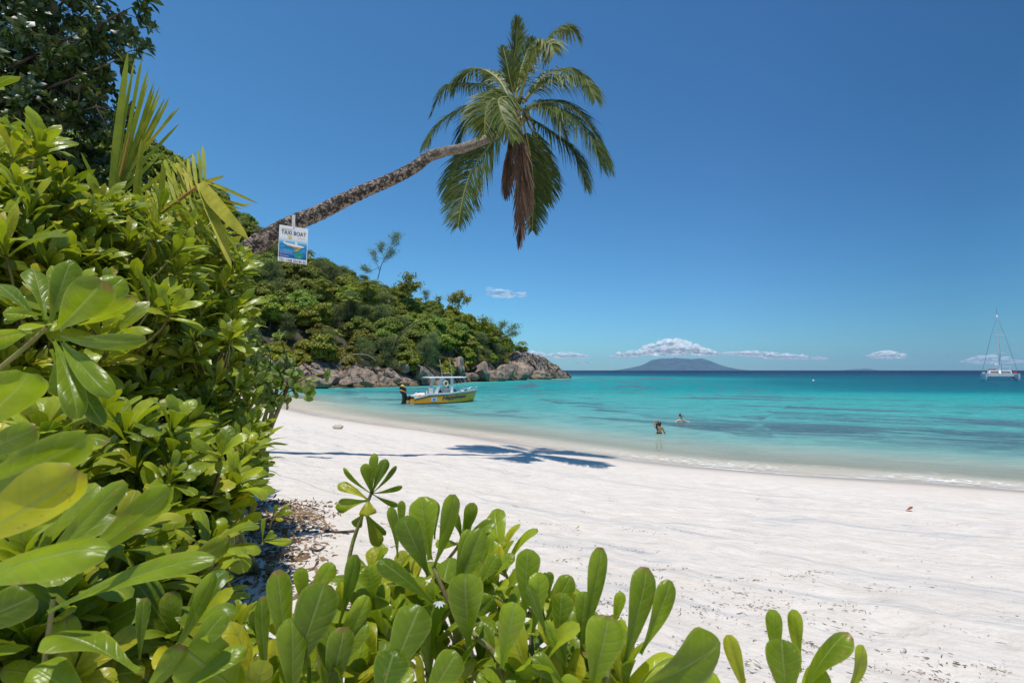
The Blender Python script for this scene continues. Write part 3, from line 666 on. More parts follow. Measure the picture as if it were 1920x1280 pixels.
for px, v, p in cand:
    if nT >= 288: break
    # only what can be seen beyond the near shrubs
    if px < 440 and v < .55: continue
    if px < 300 and v < .8: continue
    if px < 150: continue
    vmin = np.interp(px, [300, 480, 560, 700, 780, 860, 930, 960, 985], [.02, .07, .08, .08, .07, .11, .28, .52, .8])
    if v < vmin: continue
    sdist = np.interp(px, [100, 500, 900], [4.2, 3.15, 2.9])
    if any((p[0]-q[0])**2+(p[1]-q[1])**2 < sdist**2 for q in placed): continue
    placed.append(p)
    u = rt.random(); low = v < vmin+.12
    if low: kind = 'yellow' if u < .5 else ('fine' if u < .8 else 'broad')
    else: kind = 'broad' if u < .42 else ('dark' if u < .70 else ('yellow' if u < .82 else ('fine' if u < .93 else 'palm')))
    s = rt.uniform(.95, 1.45)*np.interp(px, [300, 900, 985], [1.0, .92, .5])
    if low: s *= .9
    if v > .85 and px > 560: s *= .85
    hgt = 'on the headland skyline' if v > .86 else ('high on the headland slope' if v > .55 else ('midway up the headland slope' if v > vmin+.14 else 'just above the granite shore'))
    plc = 'behind the hanging sign' if px < 600 else ('over the shore left of the motorboat' if px < 740 else ('above the motorboat' if px < 870 else 'toward the rocky point'))
    if px < 470: plc = 'behind the big shrubs'
    elif px < 520: plc = 'under the leaning palm trunk'
    place_tree(kind, rt.integers(4), hill_z(px, v)-np.array([0, 0, .5]), s, rt.random()*6.28, f'{LBL[kind][0]} {hgt}, {plc}', 'trees and bushes on the wooded headland'); nT += 1
print('hill trees', nT)
# the rest of the hill, mostly behind the near shrubs: unbroken canopy
rc = np.random.default_rng(31); CP = []; CN = []; CR = []
for k in range(620):
    px = rc.uniform(-480, 455); v = rc.uniform(.0, 1.25)
    if px > 150 and v > (.5 if px > 300 else .75) and v < 1.05: continue
    c = hill_z(px, v)+[0, 0, rc.uniform(.6, 2.6)]; R_ = rc.uniform(2.2, 4.2); m = 120; d = unit(rc.normal(0, 1, (m, 3))); d[:, 2] = np.abs(d[:, 2])
    CP.append(c+d*R_*(.7+.4*rc.random(m))[:, None]*[1, 1, .8]); CN.append(d+[0, 0, .4]); CR.append(np.clip(rc.normal(.45, .2)+rc.normal(0, .18, m), 0, 1))
V, Q = cards(np.concatenate(CP), np.concatenate(CN), .95, .6, rc, .9)
tag(link('forest_canopy', raw_mesh('forest_canopy', V, Q, mat=m_fol['dark'], attrs={'rnd': np.repeat(np.concatenate(CR), 4)}, smooth=False)), 'unbroken green forest covering the hill behind the beach shrubs', kind='stuff')
# trees that stand out
def special(name, px, py_base, py_top, Yq, kind, var, label, wfac=1.0):
    b_ = at(px, py_base, Yq); h = (py_base-py_top)/F*Yq
    hk = {'broad': 4.9, 'dark': 5.0, 'yellow': 2.0, 'fine': 6.2, 'palm': 5.0}[kind]; s = h/hk
    o = place_tree(kind, var, b_, s*wfac, px*.37, label, None, 1/wfac, name); return o
def airy(name, px0, base, skel, Yq, label, mat, size, asp, n, spread, cat='tree', bm=None, rad=.12):
    """open tree drawn from its own limbs: list of limb polylines (photo px, py, dY)"""
    r = np.random.default_rng(int(px0)); b0 = at(px0, base, Yq)
    ro = thing(name, label, cat, b0); tb = []; P = []
    for pl in skel:
        pts = spline([at(a, b_, Yq+c) for a, b_, c in pl], 12); tb.append(tube(pts, np.linspace(rad, rad*.2, 12)*(1 if pl is skel[0] else .6), 6))
        if pl[-1][1] < base-12:
            for q in pts[5:]: P.append(q+r.normal(0, spread*.35, (n//8, 3))*[1, 1, .7])
            P.append(pts[-1]+r.normal(0, spread*.55, (n//2, 3))*[1, 1, .6])
    part('trunk', ro, *cat_quads(tb), bm or m_bark)
    P = np.concatenate(P); V, Q = cards(P, r.normal(0, 1, P.shape)+[0, 0, .6], size, asp, r)
    part('crown', ro, V, Q, mat, attrs={'rnd': np.repeat(np.clip(r.normal(.5, .2, len(P)), 0, 1), 4)}, smooth=False); return ro
airy('casuarina_tree', 708, 522, [[(708, 524, 0), (716, 495, 0), (730, 470, 0), (738, 445, 0)], [(712, 508, 0), (704, 488, .5), (700, 472, 1)], [(714, 500, 0), (692, 508, -1), (682, 502, -1)], [(720, 492, 0), (728, 482, 1), (736, 472, 1)], [(722, 485, 0), (714, 470, 0), (716, 458, 0)], [(730, 470, 0), (742, 458, 0), (745, 440, 0)]], 128, 'tall wispy dark casuarina standing alone against the sky on the ridge', m_fol['fine'], .55, .14, 420, 1.3)
airy('leafy_tree', 768, 560, [[(768, 562, 0), (766, 540, 0), (766, 518, 0)], [(767, 550, 0), (754, 535, 0)], [(767, 548, 0), (780, 534, 0)]], 126, 'pale green slender tree poking above the ridge, right of the wispy casuarina', m_fol['broad'], .5, .6, 360, 1.7, bm=m_barkp)
airy('umbrella_tree', 862, 592, [[(862, 596, 0), (860, 575, 0), (858, 560, 0)], [(861, 580, 0), (849, 568, 0), (846, 560, 0)], [(861, 580, 0), (873, 567, 0), (876, 559, 0)], [(860, 572, 0), (866, 556, 0), (864, 549, 0)], [(860, 572, 0), (852, 553, 0)]], 150, 'pale layered umbrella-shaped tree on the ridge above the motorboat', m_fol['yellow'], .5, .6, 190, 1.5, bm=m_barkp)
airy('feathery_tree', 797, 572, [[(797, 574, 0), (799, 560, 0), (798, 548, 0)], [(797, 570, 0), (791, 560, 0)], [(798, 568, 0), (806, 560, 0)]], 134, 'bluish feathery tree on the ridge between the slender and the umbrella tree', m_fol['fine'], .5, .14, 500, 1.2)
airy('leafy_tree', 824, 585, [[(824, 588, 0), (823, 570, 0), (822, 558, 0)], [(824, 580, 0), (815, 570, 0)]], 142, 'sparse light tree on the ridge just left of the umbrella tree', m_fol['broad'], .45, .6, 170, 1.2, bm=m_barkp)
airy('leafy_tree', 905, 630, [[(905, 634, 0), (906, 615, 0), (908, 600, 0)], [(905, 625, 0), (920, 612, 0)], [(905, 625, 0), (893, 615, 0)]], 160, 'bright green tree at the right end of the ridge, before the windswept one', m_fol['broad'], .5, .6, 500, 2.0)
airy('windswept_tree', 936, 652, [[(933, 660, 0), (938, 635, 0), (955, 618, 0), (966, 612, 0)], [(937, 642, 0), (926, 622, 0), (922, 610, 0)], [(938, 636, 0), (940, 615, 0), (944, 606, 0)], [(942, 632, 0), (958, 628, 0), (964, 624, 0)]], 172, 'dark windswept tree leaning seaward at the end of the forest', m_fol['fine'], .5, .3, 420, 1.9)
airy('dark_tree', 948, 668, [[(948, 672, 0), (948, 655, 0), (950, 646, 0)], [(948, 660, 0), (958, 652, 0)], [(948, 660, 0), (938, 650, 0)]], 172, 'dark low tree under the windswept one, where the bare rocks begin', m_fol['dark'], .5, .6, 500, 2.2)
o = special('small_palm', 979, 662, 636, 184, 'palm', 0, 'tiny palm standing alone on top of the rocky point', 1.0)
o = special('small_palm', 606, 555, 518, 110, 'palm', 1, 'pale palm glowing among the trees right below the sign', 1.3)
o = special('small_palm', 690, 560, 520, 115, 'palm', 0, 'yellowish palm among the trees below the wispy casuarina', 1.5)
o = special('small_palm', 655, 590, 548, 108, 'palm', 1, 'broad pale palm in the middle of the slope', 1.5)
# leaning dead trunk and bleached branches
a_ = [at(735, 655, 97), at(750, 628, 97.3), at(775, 608, 97.6), at(800, 594, 98)]
solo('leaning_trunk', *tube(spline(a_, 16), np.linspace(.2, .09, 16), 7), m_bark, 'bare dark trunk leaning right across the lower trees above the motorboat', 'tree trunk')
a_ = [at(636, 683, 87), at(646, 671, 86.6), at(665, 664, 86.3), at(690, 666, 86.2), at(705, 676, 86)]
solo('curved_branch', *tube(spline(a_, 20), np.linspace(.11, .03, 20), 6), m_barkp, 'pale bare branch arching over the granite shore', 'branch')
a_ = [at(498, 668, 83), at(505, 674, 82.5), at(513, 682, 82)]
solo('driftwood_log', *tube(spline(a_, 8), np.linspace(.17, .22, 8), 8), m_barkp, 'bleached log propped on the shore rocks at the forest edge', 'log')
# ------------------------------------------------------------------ leaning coconut palm
m_frond = leaf_mat('palm_frond', (.06, .10, .02), (.18, .22, .04), (1.0, 1.0, .5), young=(.32, .32, .07), rough=.5, vein=False, tw=.28, spec=.35)
m_dead = leaf_mat('dead_frond', (.13, .075, .045), (.26, .16, .10), (1, .8, .6), rough=.8, vein=False, tw=.2)
m_rach = plain('frond_stalk', (.30, .28, .08), .5, .4)
m_rachd = plain('dry_stalk', (.20, .13, .08), .8, .2)
m, nt, out = new_mat('palm_trunk'); N = NT(nt); m_ptrunk = m
uv = N.n('UVMap').outputs[0]; sx = N.n('SeparateXYZ', i_0=uv); oo = N.obj()
rings = N.n('TexWave', wave_type='BANDS', bands_direction='Y', i_Scale=1.0, i_Distortion=2.5, i_Detail=3); N.set(rings.inputs['Vector'], N.scale(uv, 4, 55, 1)); rings.inputs['Detail Scale'].default_value = 1.5
n1 = N.noise(oo, 5, 7, .72, .6); n2 = N.noise(oo, 14, 5, .7); n3 = N.noise(oo, 26, 4, .7)
base = N.mix(N.maprange(n1, .42, .58), C(.44, .33, .245), C(.27, .205, .16))
base = N.mix(N.maprange(N.math('ADD', n2, N.math('MULTIPLY', N.math('SUBTRACT', n1, .5), .8)),   .445, .515, 0, .95), base, C(.028, .026, .024))
base = N.mix(N.maprange(n3, .60, .66, 0, .9), base, C(.42, .39, .34))
clean = N.mix(N.maprange(n2, .35, .6), C(.42, .36, .29), C(.27, .225, .18))
col = N.mix(N.maprange(sx.outputs[1], .62, .88), base, clean)
col = N.mix(N.math('MULTIPLY', N.maprange(rings.outputs['Fac'], .75, 1), .3), col, C(.12, .09, .07))
b = N.n('BsdfPrincipled', i_Base_Color=col, i_Roughness=.85); b.inputs['Specular IOR Level'].default_value = .2
N.set(b.inputs['Normal'], N.bump(N.math('ADD', N.math('MULTIPLY', n2, 1.2), N.math('MULTIPLY', rings.outputs['Fac'], -.4)), .9, .05)); N.link(b.outputs[0], out.inputs[0])
CY = 14.5
tp = [(365, 800, 11.7, 54), (380, 640, 11.7, 46), (410, 540, 11.8, 40), (440, 494, 11.9, 38), (478, 460, 12.1, 35), (540, 423, 12.3, 31), (596, 400, 12.6, 29), (648, 374, 12.8, 27), (690, 355, 13.0, 25), (739, 334, 13.2, 23.5), (778, 313, 13.4, 22), (804, 294, 13.55, 20.5), (832, 285, 13.7, 19), (870, 277, 13.9, 18), (922, 257, 14.2, 16.5), (948, 243, 14.35, 15.5), (968, 224, 14.45, 13.5)]
P = np.array([at(a, b_, c) for a, b_, c, d in tp]); P[0, 2] = gz(P[0, 0], P[0, 1])-.3
rr = np.array([d/2/F*c for a, b_, c, d in tp]); nS = 220
Pc = spline(P, nS); Rc = np.interp(np.linspace(0, len(tp)-1, nS), np.arange(len(tp)), rr)
Rc = Rc*(1+.035*np.sin(np.arange(nS)*1.9)+.02*rng.normal(0, 1, nS))
palm = thing('coconut_palm', 'tall coconut palm leaning far out over the beach with a bushy crown', 'palm tree', P[0])
V, Q = tube(Pc, Rc, 20); uvv = np.stack([np.tile(np.arange(20)/20, nS), np.repeat(np.linspace(0, 1, nS), 20)], -1)
V += V*0+np.array([noise.noise(Vector(v)*6) for v in V])[:, None]*.02
part('trunk', palm, V, Q, m_ptrunk, uv=uvv)
rp = np.random.default_rng(5)
cc = np.array([972, 205])
# each frond: photo path (px, py, dY), pairs, leaflet length, droop, colour, normal, options
FR = [
 ([(970, 190, 0), (962, 130, .1), (968, 80, .1), (970, 34, .0)], 70, .50, .12, .55, (.2, -1, 0), dict(fwd=.42)),
 ([(966, 192, 0), (956, 150, -.4), (949, 115, -.5), (943, 88, -.4)], 46, .42, .25, .35, (.3, -1, 0), dict(fwd=.5)),
 ([(968, 190, .2), (972, 150, .9), (985, 105, 1.3), (1000, 72, 1.4)], 56, .50, .25, .5, (0, -1, .2), dict(fwd=.45)),
 ([(975, 188, .3), (995, 120, .8), (1035, 66, 1.2), (1066, 54, 1.4), (1085, 70, 1.5)], 90, .62, .75, .8, (-.4, -.3, 1), {}),
 ([(972, 188, -.2), (990, 130, -.9), (1012, 85, -1.3), (1030, 80, -1.6), (1040, 98, -1.8)], 72, .60, .8, .8, (-.5, -.2, 1), {}),
 ([(980, 192, .2), (1020, 145, .6), (1060, 130, 1.0), (1098, 148, 1.3), (1124, 186, 1.5)], 95, .62, .8, .75, (.1, -.5, 1), {}),
 ([(980, 195, -.2), (1015, 160, -1.0), (1060, 146, -1.6), (1095, 150, -2.0), (1115, 185, -2.2)], 90, .62, .85, .65, (.1, -.4, 1), {}),
 ([(985, 200, .3), (1030, 190, .9), (1075, 205, 1.4), (1115, 250, 1.6), (1143, 318, 1.6)], 105, .80, .75, .25, (.3, -.4, 1), {}),
 ([(985, 205, -.3), (1030, 200, -1.3), (1075, 222, -2.0), (1110, 265, -2.3), (1128, 310, -2.3)], 95, .72, .8, .35, (.3, -.4, 1), {}),
 ([(985, 215, -.1), (1020, 240, -.9), (1060, 270, -1.3), (1085, 300, -1.4), (1098, 350, -1.3)], 95, .62, .8, .5, (.5, -.5, .8), {}),
 ([(960, 195, .1), (935, 150, .6), (900, 130, 1.1), (868, 142, 1.5), (850, 170, 1.7)], 90, .60, .85, .7, (-.2, -.4, 1), {}),
 ([(955, 200, .2), (925, 165, .9), (880, 158, 1.6), (835, 165, 2.0), (808, 214, 2.2)], 95, .52, .9, .6, (-.2, -.3, 1), {}),
 ([(955, 205, .4), (915, 195, .9), (865, 205, 1.2), (822, 235, 1.3), (797, 276, 1.2)], 105, .62, .75, .35, (-.3, -.5, 1), {}),
 ([(965, 205, -.3), (945, 178, -1.2), (920, 190, -1.9), (910, 215, -2.2), (908, 250, -2.3)], 95, .70, .55, .6, (.2, -.8, .8), {}),
 ([(965, 210, -.4), (955, 185, -1.6), (935, 188, -2.4), (945, 225, -2.9), (965, 262, -3.0)], 70, .55, .6, .55, (.4, -.9, .5), {}),
 ([(955, 215, .5), (920, 270, 1.0), (885, 320, 1.1), (868, 370, 1.0), (859, 424, .8)], 100, .80, .45, .3, (-.3, -1, .2), {}),
 ([(950, 215, .9), (905, 265, 1.6), (865, 295, 2.0), (848, 335, 2.0), (849, 372, 1.9)], 90, .60, .6, .25, (-.5, -.8, .4), {}),
 ([(950, 205, .8), (905, 215, 1.8), (880, 225, 2.4), (865, 260, 2.7), (862, 290, 2.7)], 80, .60, .8, .3, (-.5, -.3, 1), {}),
 ([(980, 225, .1), (994, 290, .3), (1000, 350, .4), (998, 432, .4)], 100, .66, .45, .22, (.1, -1, .1), {}),
 ([(985, 220, .9), (1015, 285, 1.4), (1022, 330, 1.5), (1020, 380, 1.4)], 80, .60, .5, .25, (.5, -.8, .3), {}),
 ([(975, 185, 1.0), (985, 140, 2.0), (990, 110, 2.7), (985, 95, 3.2)], 60, .55, .6, .4, (0, -.3, 1), {}),
 ([(965, 190, .8), (940, 150, 2.0), (925, 135, 2.8), (915, 150, 3.2)], 60, .55, .7, .4, (-.2, -.3, 1), {}),
 ([(985, 205, .9), (1020, 195, 2.0), (1045, 215, 2.7), (1060, 260, 3.0)], 80, .62, .8, .25, (.3, -.2, 1), {}),
]
for k, (ct, npair, LL, droop, cval, nref, opt) in enumerate(FR):
    pts = [at(a, b_, CY+d*.72) for a, b_, d in ct]
    (Vr, Qr), (Vl, Ql, rn) = frond_np(pts, int(npair*1.3), LL*1.15, .041, droop, nref, rp, segs=5, rnd=cval, rr=.035, fwd=opt.get('fwd', .85), tipw=.12)
    V, Q = cat_quads([(Vr, Qr), (Vl, Ql)]); mi = np.r_[np.zeros(len(Qr)), np.ones(len(Ql))]
    part('frond', palm, V, Q, [m_rach, m_frond], attrs={'rnd': np.r_[np.full(len(Vr), .5), rn]}, mat_idx=mi, smooth=False)
DF = [([(970, 222, -.6), (976, 280, -.9), (980, 350, -.9), (974, 456, -.8)], 130, .60, .75), ([(968, 225, -.2), (958, 280, -.4), (953, 320, -.4), (950, 368, -.4)], 70, .42, .8), ([(974, 225, .2), (986, 290, .2), (990, 350, .2), (986, 400, .2)], 50, .36, .9)]
for ct, npair, LL, droop in DF:
    pts = [at(a, b_, CY+d) for a, b_, d in ct]
    (Vr, Qr), (Vl, Ql, rn) = frond_np(pts, npair, LL, .045, droop, (0, -1, 0), rp, segs=4, rnd=.5, rr=.03, fwd=.32)
    V, Q = cat_quads([(Vr, Qr), (Vl, Ql)])
    part('frond', palm, V, Q, [m_rachd, m_dead], label='dead brown frond hanging straight down', attrs={'rnd': np.r_[np.full(len(Vr), .5), rn]}, mat_idx=np.r_[np.zeros(len(Qr)), np.ones(len(Ql))], smooth=False)
# fibrous heart with coconuts and old flower stalks
hb = []
for k in range(26):
    a = rp.random()*6.28; d = np.array([math.cos(a)*.45, math.sin(a)*.45, rp.uniform(-.5, .2)]); o_ = at(970, 208, CY)
    hb.append(tube(spline([o_, o_+d*.6+[0, 0, .12], o_+d*1.25-[0, 0, rp.uniform(0, .5)]], 7), np.linspace(.05, .015, 7), 5))
part('flower_stalks', palm, *cat_quads(hb), bark_mat('fibre', (.12, .09, .05), (.25, .19, .1), (.05, .04, .03), 9))
def ball(c, r, n=10, m_=7, sc=(1, 1, 1)):
    th = np.linspace(0, math.pi, m_); ph = np.arange(n)/n*2*math.pi
    V = np.stack([np.sin(th)[:, None]*np.cos(ph), np.sin(th)[:, None]*np.sin(ph), np.cos(th)[:, None]*np.ones(n)], -1)
    return V.reshape(-1, 3)*np.array(sc)*r+np.array(c), grid_faces(m_, n, True)
m_coco = plain('coconut_husk', (.30, .28, .09), .45, .4, var=.4)
for k, (a, b_, d) in enumerate([(958, 214, -.35), (964, 222, -.4), (978, 226, -.35), (986, 216, -.2), (951, 222, 0), (972, 232, -.3)]):
    part('coconut', palm, *ball(at(a, b_, CY+d), .12, sc=(1, 1, 1.15)), m_coco)

# ------------------------------------------------------------------ lettering helper
def text_mesh(s, size=1.0, shear=0.0, bold=0.0, sx=1.0):
    cu = bpy.data.curves.new('t', 'FONT'); cu.body = s; cu.size = size; cu.shear = shear; cu.offset = bold; cu.resolution_u = 4
    o = bpy.data.objects.new('t', cu); COL.objects.link(o); dg = bpy.context.evaluated_depsgraph_get(); dg.update()
    me = o.evaluated_get(dg).to_mesh(); V = np.array([v.co[:] for v in me.vertices]); Fc = [list(p.vertices) for p in me.polygons]
    o.evaluated_get(dg).to_mesh_clear(); bpy.data.objects.remove(o); V[:, 0] *= sx
    return V, Fc
# ------------------------------------------------------------------ hanging sign
SY = 11.72
TL, TR, BL, BR = [at(a, b_, SY+d) for a, b_, d in ((524, 421, -.03), (578, 430, .10), (521, 489, -.06), (575, 496, .07))]
ux = (TR-TL+BR-BL)/2; uz = (BL-TL+BR-TR)/2; nrm_ = unit(np.cross(ux, -uz)); nrm_ = nrm_ if nrm_[1] < 0 else -nrm_
def sp(u, v, d=0.0): return TL+ux*u+uz*v+nrm_*d
sign = thing('hanging_sign', 'white and blue taxi boat advertising board hung from the leaning palm trunk', 'sign', sp(.5, 1))
SW = np.linalg.norm(ux); SH_ = np.linalg.norm(uz)
pw = lambda n, c, rough=.45: plain(n, c, rough, .4, var=.03)
m_white = pw('sign_white', (.80, .79, .76)); m_navy = pw('sign_navy', (.02, .035, .12)); 
def quad_s(bag, pts, d, mi=0): bag.add([sp(u, v, d) for u, v in pts], [list(range(len(pts)))], mi)
bg_ = Bag(); fr_ = [sp(u, v, d) for d in (0, -.012) for u, v in ((0, 0), (1, 0), (1, 1), (0, 1))]
bg_.add(fr_, [(0, 1, 2, 3), (7, 6, 5, 4), (0, 4, 5, 1), (1, 5, 6, 2), (2, 6, 7, 3), (3, 7, 4, 0)]); part('board', sign, bg_.V(), bg_.f, m_white, smooth=False)
# printed sea picture
m, nt, out = new_mat('sign_picture'); N = NT(nt); tc = N.n('UVMap').outputs[0]; s_ = N.n('SeparateXYZ', i_0=tc)
c1 = N.ramp(s_.outputs[1], [(0, (.005, .10, .30)), (.30, (.005, .15, .42)), (.42, (.01, .30, .55)), (.5, (.005, .17, .42)), (.72, (.01, .27, .55)), (.86, (.35, .62, .75)), (1, (.80, .79, .76))])
isl = N.maprange(N.math('ADD', N.n('VectorMath', operation='DISTANCE', i_0=tc, i_1=(.72, .2, 0)).outputs['Value'], N.math('MULTIPLY', N.math('SUBTRACT', N.noise(tc, 6, 4), .5), .3)), .14, .22, .8, 0, True)
c1 = N.mix(isl, c1, C(.02, .30, .16))
fm = N.maprange(N.noise(N.scale(tc, 3, 14, 1), 1.0, 4), .58, .66, 0, .5, True); c1 = N.mix(N.math('MULTIPLY', fm, N.maprange(s_.outputs[1], .8, .6)), c1, C(.5, .72, .8))
b = N.n('BsdfPrincipled', i_Base_Color=c1, i_Roughness=.4); N.link(b.outputs[0], out.inputs[0]); m_pic = m
pb = [sp(u, v, .003) for u, v in ((.02, .34), (.98, .34), (.98, .885), (.02, .885))]
part('picture', sign, pb, [(0, 1, 2, 3)], m_pic, smooth=False, uv=[(0, 1), (1, 1), (1, 0), (0, 0)])
def sign_text(name, s, u0, u1, v_base, capv, mat, shear=0.0, bold=0.0, d=.006, tilt=0):
    V, Fc = text_mesh(s, 1.0, shear, bold); x0, x1 = V[:, 0].min(), V[:, 0].max(); h = V[:, 1].max() if V[:, 1].max() > .1 else .7
    u = u0+(V[:, 0]-x0)/(x1-x0)*(u1-u0); v = v_base-(V[:, 1]/h)*capv-tilt*(u-u0)
    part(name, sign, np.array([sp(a, b_, d) for a, b_ in zip(u, v)]), Fc, mat, smooth=False)
sign_text('lettering', 'TAXI BOAT', .08, .94, .235, .105, m_navy, bold=.012)
sign_text('lettering', 'TEL: +248 254 84 54', .04, .96, .985, .065, m_navy, bold=.014)
sign_text('lettering', 'Happiness', .08, .45, .115, .05, pw('sign_olive', (.30, .33, .12)), shear=.3)
sign_text('lettering', 'Excursions', .66, .93, .325, .035, pw('sign_orange', (.55, .30, .12)), shear=.3)
for k, (t_, c_) in enumerate([('Snorkeling & Fishing', (.75, .75, .70)), ('Island Excursions', (.75, .75, .70)), ('St. Pierre', (.70, .12, .15)), ('Taxi Transfers', (.75, .75, .70))]):
    sign_text('lettering', t_, .05, .05+.022*len(t_), .72+.045*k, .028, pw('sign_small_%d' % k, c_))
sb = Bag(); cu_, cv_ = .385, .305; ring = [(cu_+.075*math.cos(a)*1.0, cv_+.055*math.sin(a)) for a in np.linspace(0, 6.28, 20, endpoint=False)]
quad_s(sb, ring, .006); part('sun_face', sign, sb.V(), sb.f, pw('sign_sun', (.78, .66, .22)), smooth=False)
sb = Bag(); 
for q in (-.028, .028): quad_s(sb, [(cu_+q+.008*math.cos(a), cv_-.014+.009*math.sin(a)) for a in np.linspace(0, 6.28, 8, endpoint=False)], .009)
sm_ = [(cu_+.045*math.cos(a), cv_+.006+.028*math.sin(a)) for a in np.linspace(.3, 2.84, 9)]
for a, b_ in zip(sm_[:-1], sm_[1:]): quad_s(sb, [a, b_, (b_[0], b_[1]+.009), (a[0], a[1]+.009)], .009)
part('sun_face', sign, sb.V(), sb.f, m_navy, smooth=False)
sb = Bag(); quad_s(sb, [(.14, .465), (.30, .475), (.58, .49), (.90, .52), (.88, .545), (.80, .565), (.60, .56), (.30, .535), (.18, .50)], .006)
quad_s(sb, [(.56, .415), (.64, .42), (.66, .50), (.57, .49)], .007); quad_s(sb, [(.42, .405), (.66, .415), (.66, .422), (.42, .412)], .0085); quad_s(sb, [(.20, .41), (.215, .41), (.24, .475), (.17, .47)], .0085)
part('boat_picture', sign, sb.V(), sb.f, m_white, smooth=False)
sb = Bag(); quad_s(sb, [(.18, .50), (.30, .533), (.60, .558), (.80, .562), (.78, .60), (.62, .70), (.56, .71), (.55, .59), (.30, .562)], .0075)
part('boat_picture', sign, sb.V(), sb.f, plain('sign_hull', (.35, .27, .08), .4, .4, var=.5, nscale=30), smooth=False)
st_ = Bag()
topP = sp(.50, -.02)+np.array([0, 0, .0]); h1 = at(549, 406, SY+.1)
st_.box((topP+h1)/2+np.array([0, .01, 0]), (.075, .006, abs(h1[2]-topP[2])+.06)); part('strap', sign, st_.V(), st_.f, plain('strap_plastic', (.62, .62, .60), .4, .5), smooth=False)
st_ = Bag().add(*ball(sp(.5, .035, .008), .012)); part('screw', sign, st_.V(), st_.f, m_navy)

# ------------------------------------------------------------------ yellow motorboat
th_ = R(33); cT, sT = math.cos(th_), math.sin(th_); BO = gnd(768, 757.2, 0.0); BO[2] = 0
def bw(V): V = np.asarray(V, float).reshape(-1, 3); return np.stack([V[:, 0]*cT-V[:, 1]*sT, V[:, 0]*sT+V[:, 1]*cT, V[:, 2]], -1)+BO
boat = thing('motorboat', 'yellow and white open motorboat with a white hardtop, floating in the bay', 'boat', BO)
gel = lambda n, c, r_=.25, v=.04: plain(n, c, r_, .5, var=v, coat=.4)
m_yel = gel('yellow_gelcoat', (.95, .40, .004)); m_bw = gel('white_gelcoat', (.78, .78, .76)); m_bn = gel('navy_gelcoat', (.012, .025, .09)); m_blk = gel('black_paint', (.012, .012, .015)); m_teal = plain('teal_vinyl', (.03, .30, .30), .6, .4); m_steel = plain('steel_tube', (.7, .7, .7), .25, .5, metal=.9); m_org = plain('orange_plastic', (.75, .25, .02), .5, .4)
xs_h = np.linspace(0, 1, 26); 
def hull_at(t):
    x = 6.9*t; hb_ = 1.12*np.interp(t, [0, .15, .5, .7, .85, .94, 1], [.97, 1, 1, .93, .68, .38, .03]); gh = np.interp(t, [0, .1, .2, .5, .8, 1], [.60, .74, .90, .96, 1.08, 1.2]); return x, hb_, gh
def hull_y(x, z):
    t = np.clip(x/6.9, 0, 1); _, hb_, gh = hull_at(t); k = np.clip((z-.02)/(gh-.02), 0, 1)
    flare = np.interp(t, [0, .5, 1], [1.0, .97, .42]); return -hb_*(flare+(1-flare)*k**.9)
def side_band(f0, f1, n=5, off=0.0, both=True):
    bag = Bag()
    for s_ in ((-1, 1) if both else (-1,)):
        rows = []
        for t in xs_h:
            x, hb_, gh = hull_at(t); rk = .55*max(0, t-.75)/.25
            z0 = f0(t, gh); z1 = f1(t, gh); zz = np.linspace(z0, z1, n)
            rows.append([[x-rk*(1-(z-0)/(gh))*.9, s_*(-hull_y(x, z)+off), z] for z in zz])
        bag.loft(rows, wrap=False)
    return bag
hs = side_band(lambda t, g: .09, lambda t, g: g-.20); tr_ = [[0, y, z] for y, z in ((-1.05, .02), (1.05, .02), (1.09, .5), (-1.09, .5))]; hs.add(tr_, [(0, 1, 2, 3)]); part('hull', boat, bw(hs.V()), hs.f, m_yel)
hs = side_band(lambda t, g: g-.20, lambda t, g: g-.12, 3, .012); part('stripe', boat, bw(hs.V()), hs.f, m_bn)
hs = Bag(); rows = []
for t in xs_h:
    x, hb_, gh = hull_at(t); rk = .5*max(0, t-.75)/.25; yk = -hull_y(x, .02)
    rows.append([[x-rk, -yk*1.012, .10], [x-rk, -yk*.8, -.16], [x-rk*1.1, 0, -.3+.25*max(0, t-.8)/.2], [x-rk, yk*.8, -.16], [x-rk, yk*1.012, .10]])
hs.loft(rows, wrap=False); part('bottom', boat, bw(hs.V()), hs.f, m_bn)
hs = side_band(lambda t, g: g-.12, lambda t, g: g+.02, 3, .035); rows = []
for t in xs_h:
    x, hb_, gh = hull_at(t); w2 = max(hb_-.28, .0) if t < .93 else 0
    rows.append([[x, -hb_-.03, gh+.02], [x, -w2, gh+.03], [x, -w2, .32 if .1 < t < .86 else gh+.03], [x, w2, .32 if .1 < t < .86 else gh+.03], [x, w2, gh+.03], [x, hb_+.03, gh+.02]])
hs.loft(rows, wrap=False); part('deck', boat, bw(hs.V()), hs.f, m_bw)
hs = Bag().box((3.35, 0, .85), (.7, .8, 1.1)).box((3.0, 0, 1.2), (.25, .8, .35), rot=[[.9, 0, .4], [0, 1, 0], [-.4, 0, .9]]); part('console', boat, bw(hs.V()), hs.f, m_bw, smooth=False)
hs = Bag().box((3.62, 0, 1.6), (.03, .74, .45), rot=[[.94, 0, -.34], [0, 1, 0], [.34, 0, .94]]); part('windshield', boat, bw(hs.V()), hs.f, plain('smoked_acrylic', (.05, .12, .13), .1, .6), smooth=False)
hs = Bag().loft([[[x, y, z] for y, z in ((-1, 2.30), (-.9, 2.38), (0, 2.42), (.9, 2.38), (1, 2.30), (0, 2.32))] for x in (1.55, 1.75, 3.4, 5.0, 5.2)]); part('hardtop', boat, bw(hs.V()), hs.f, m_bw)
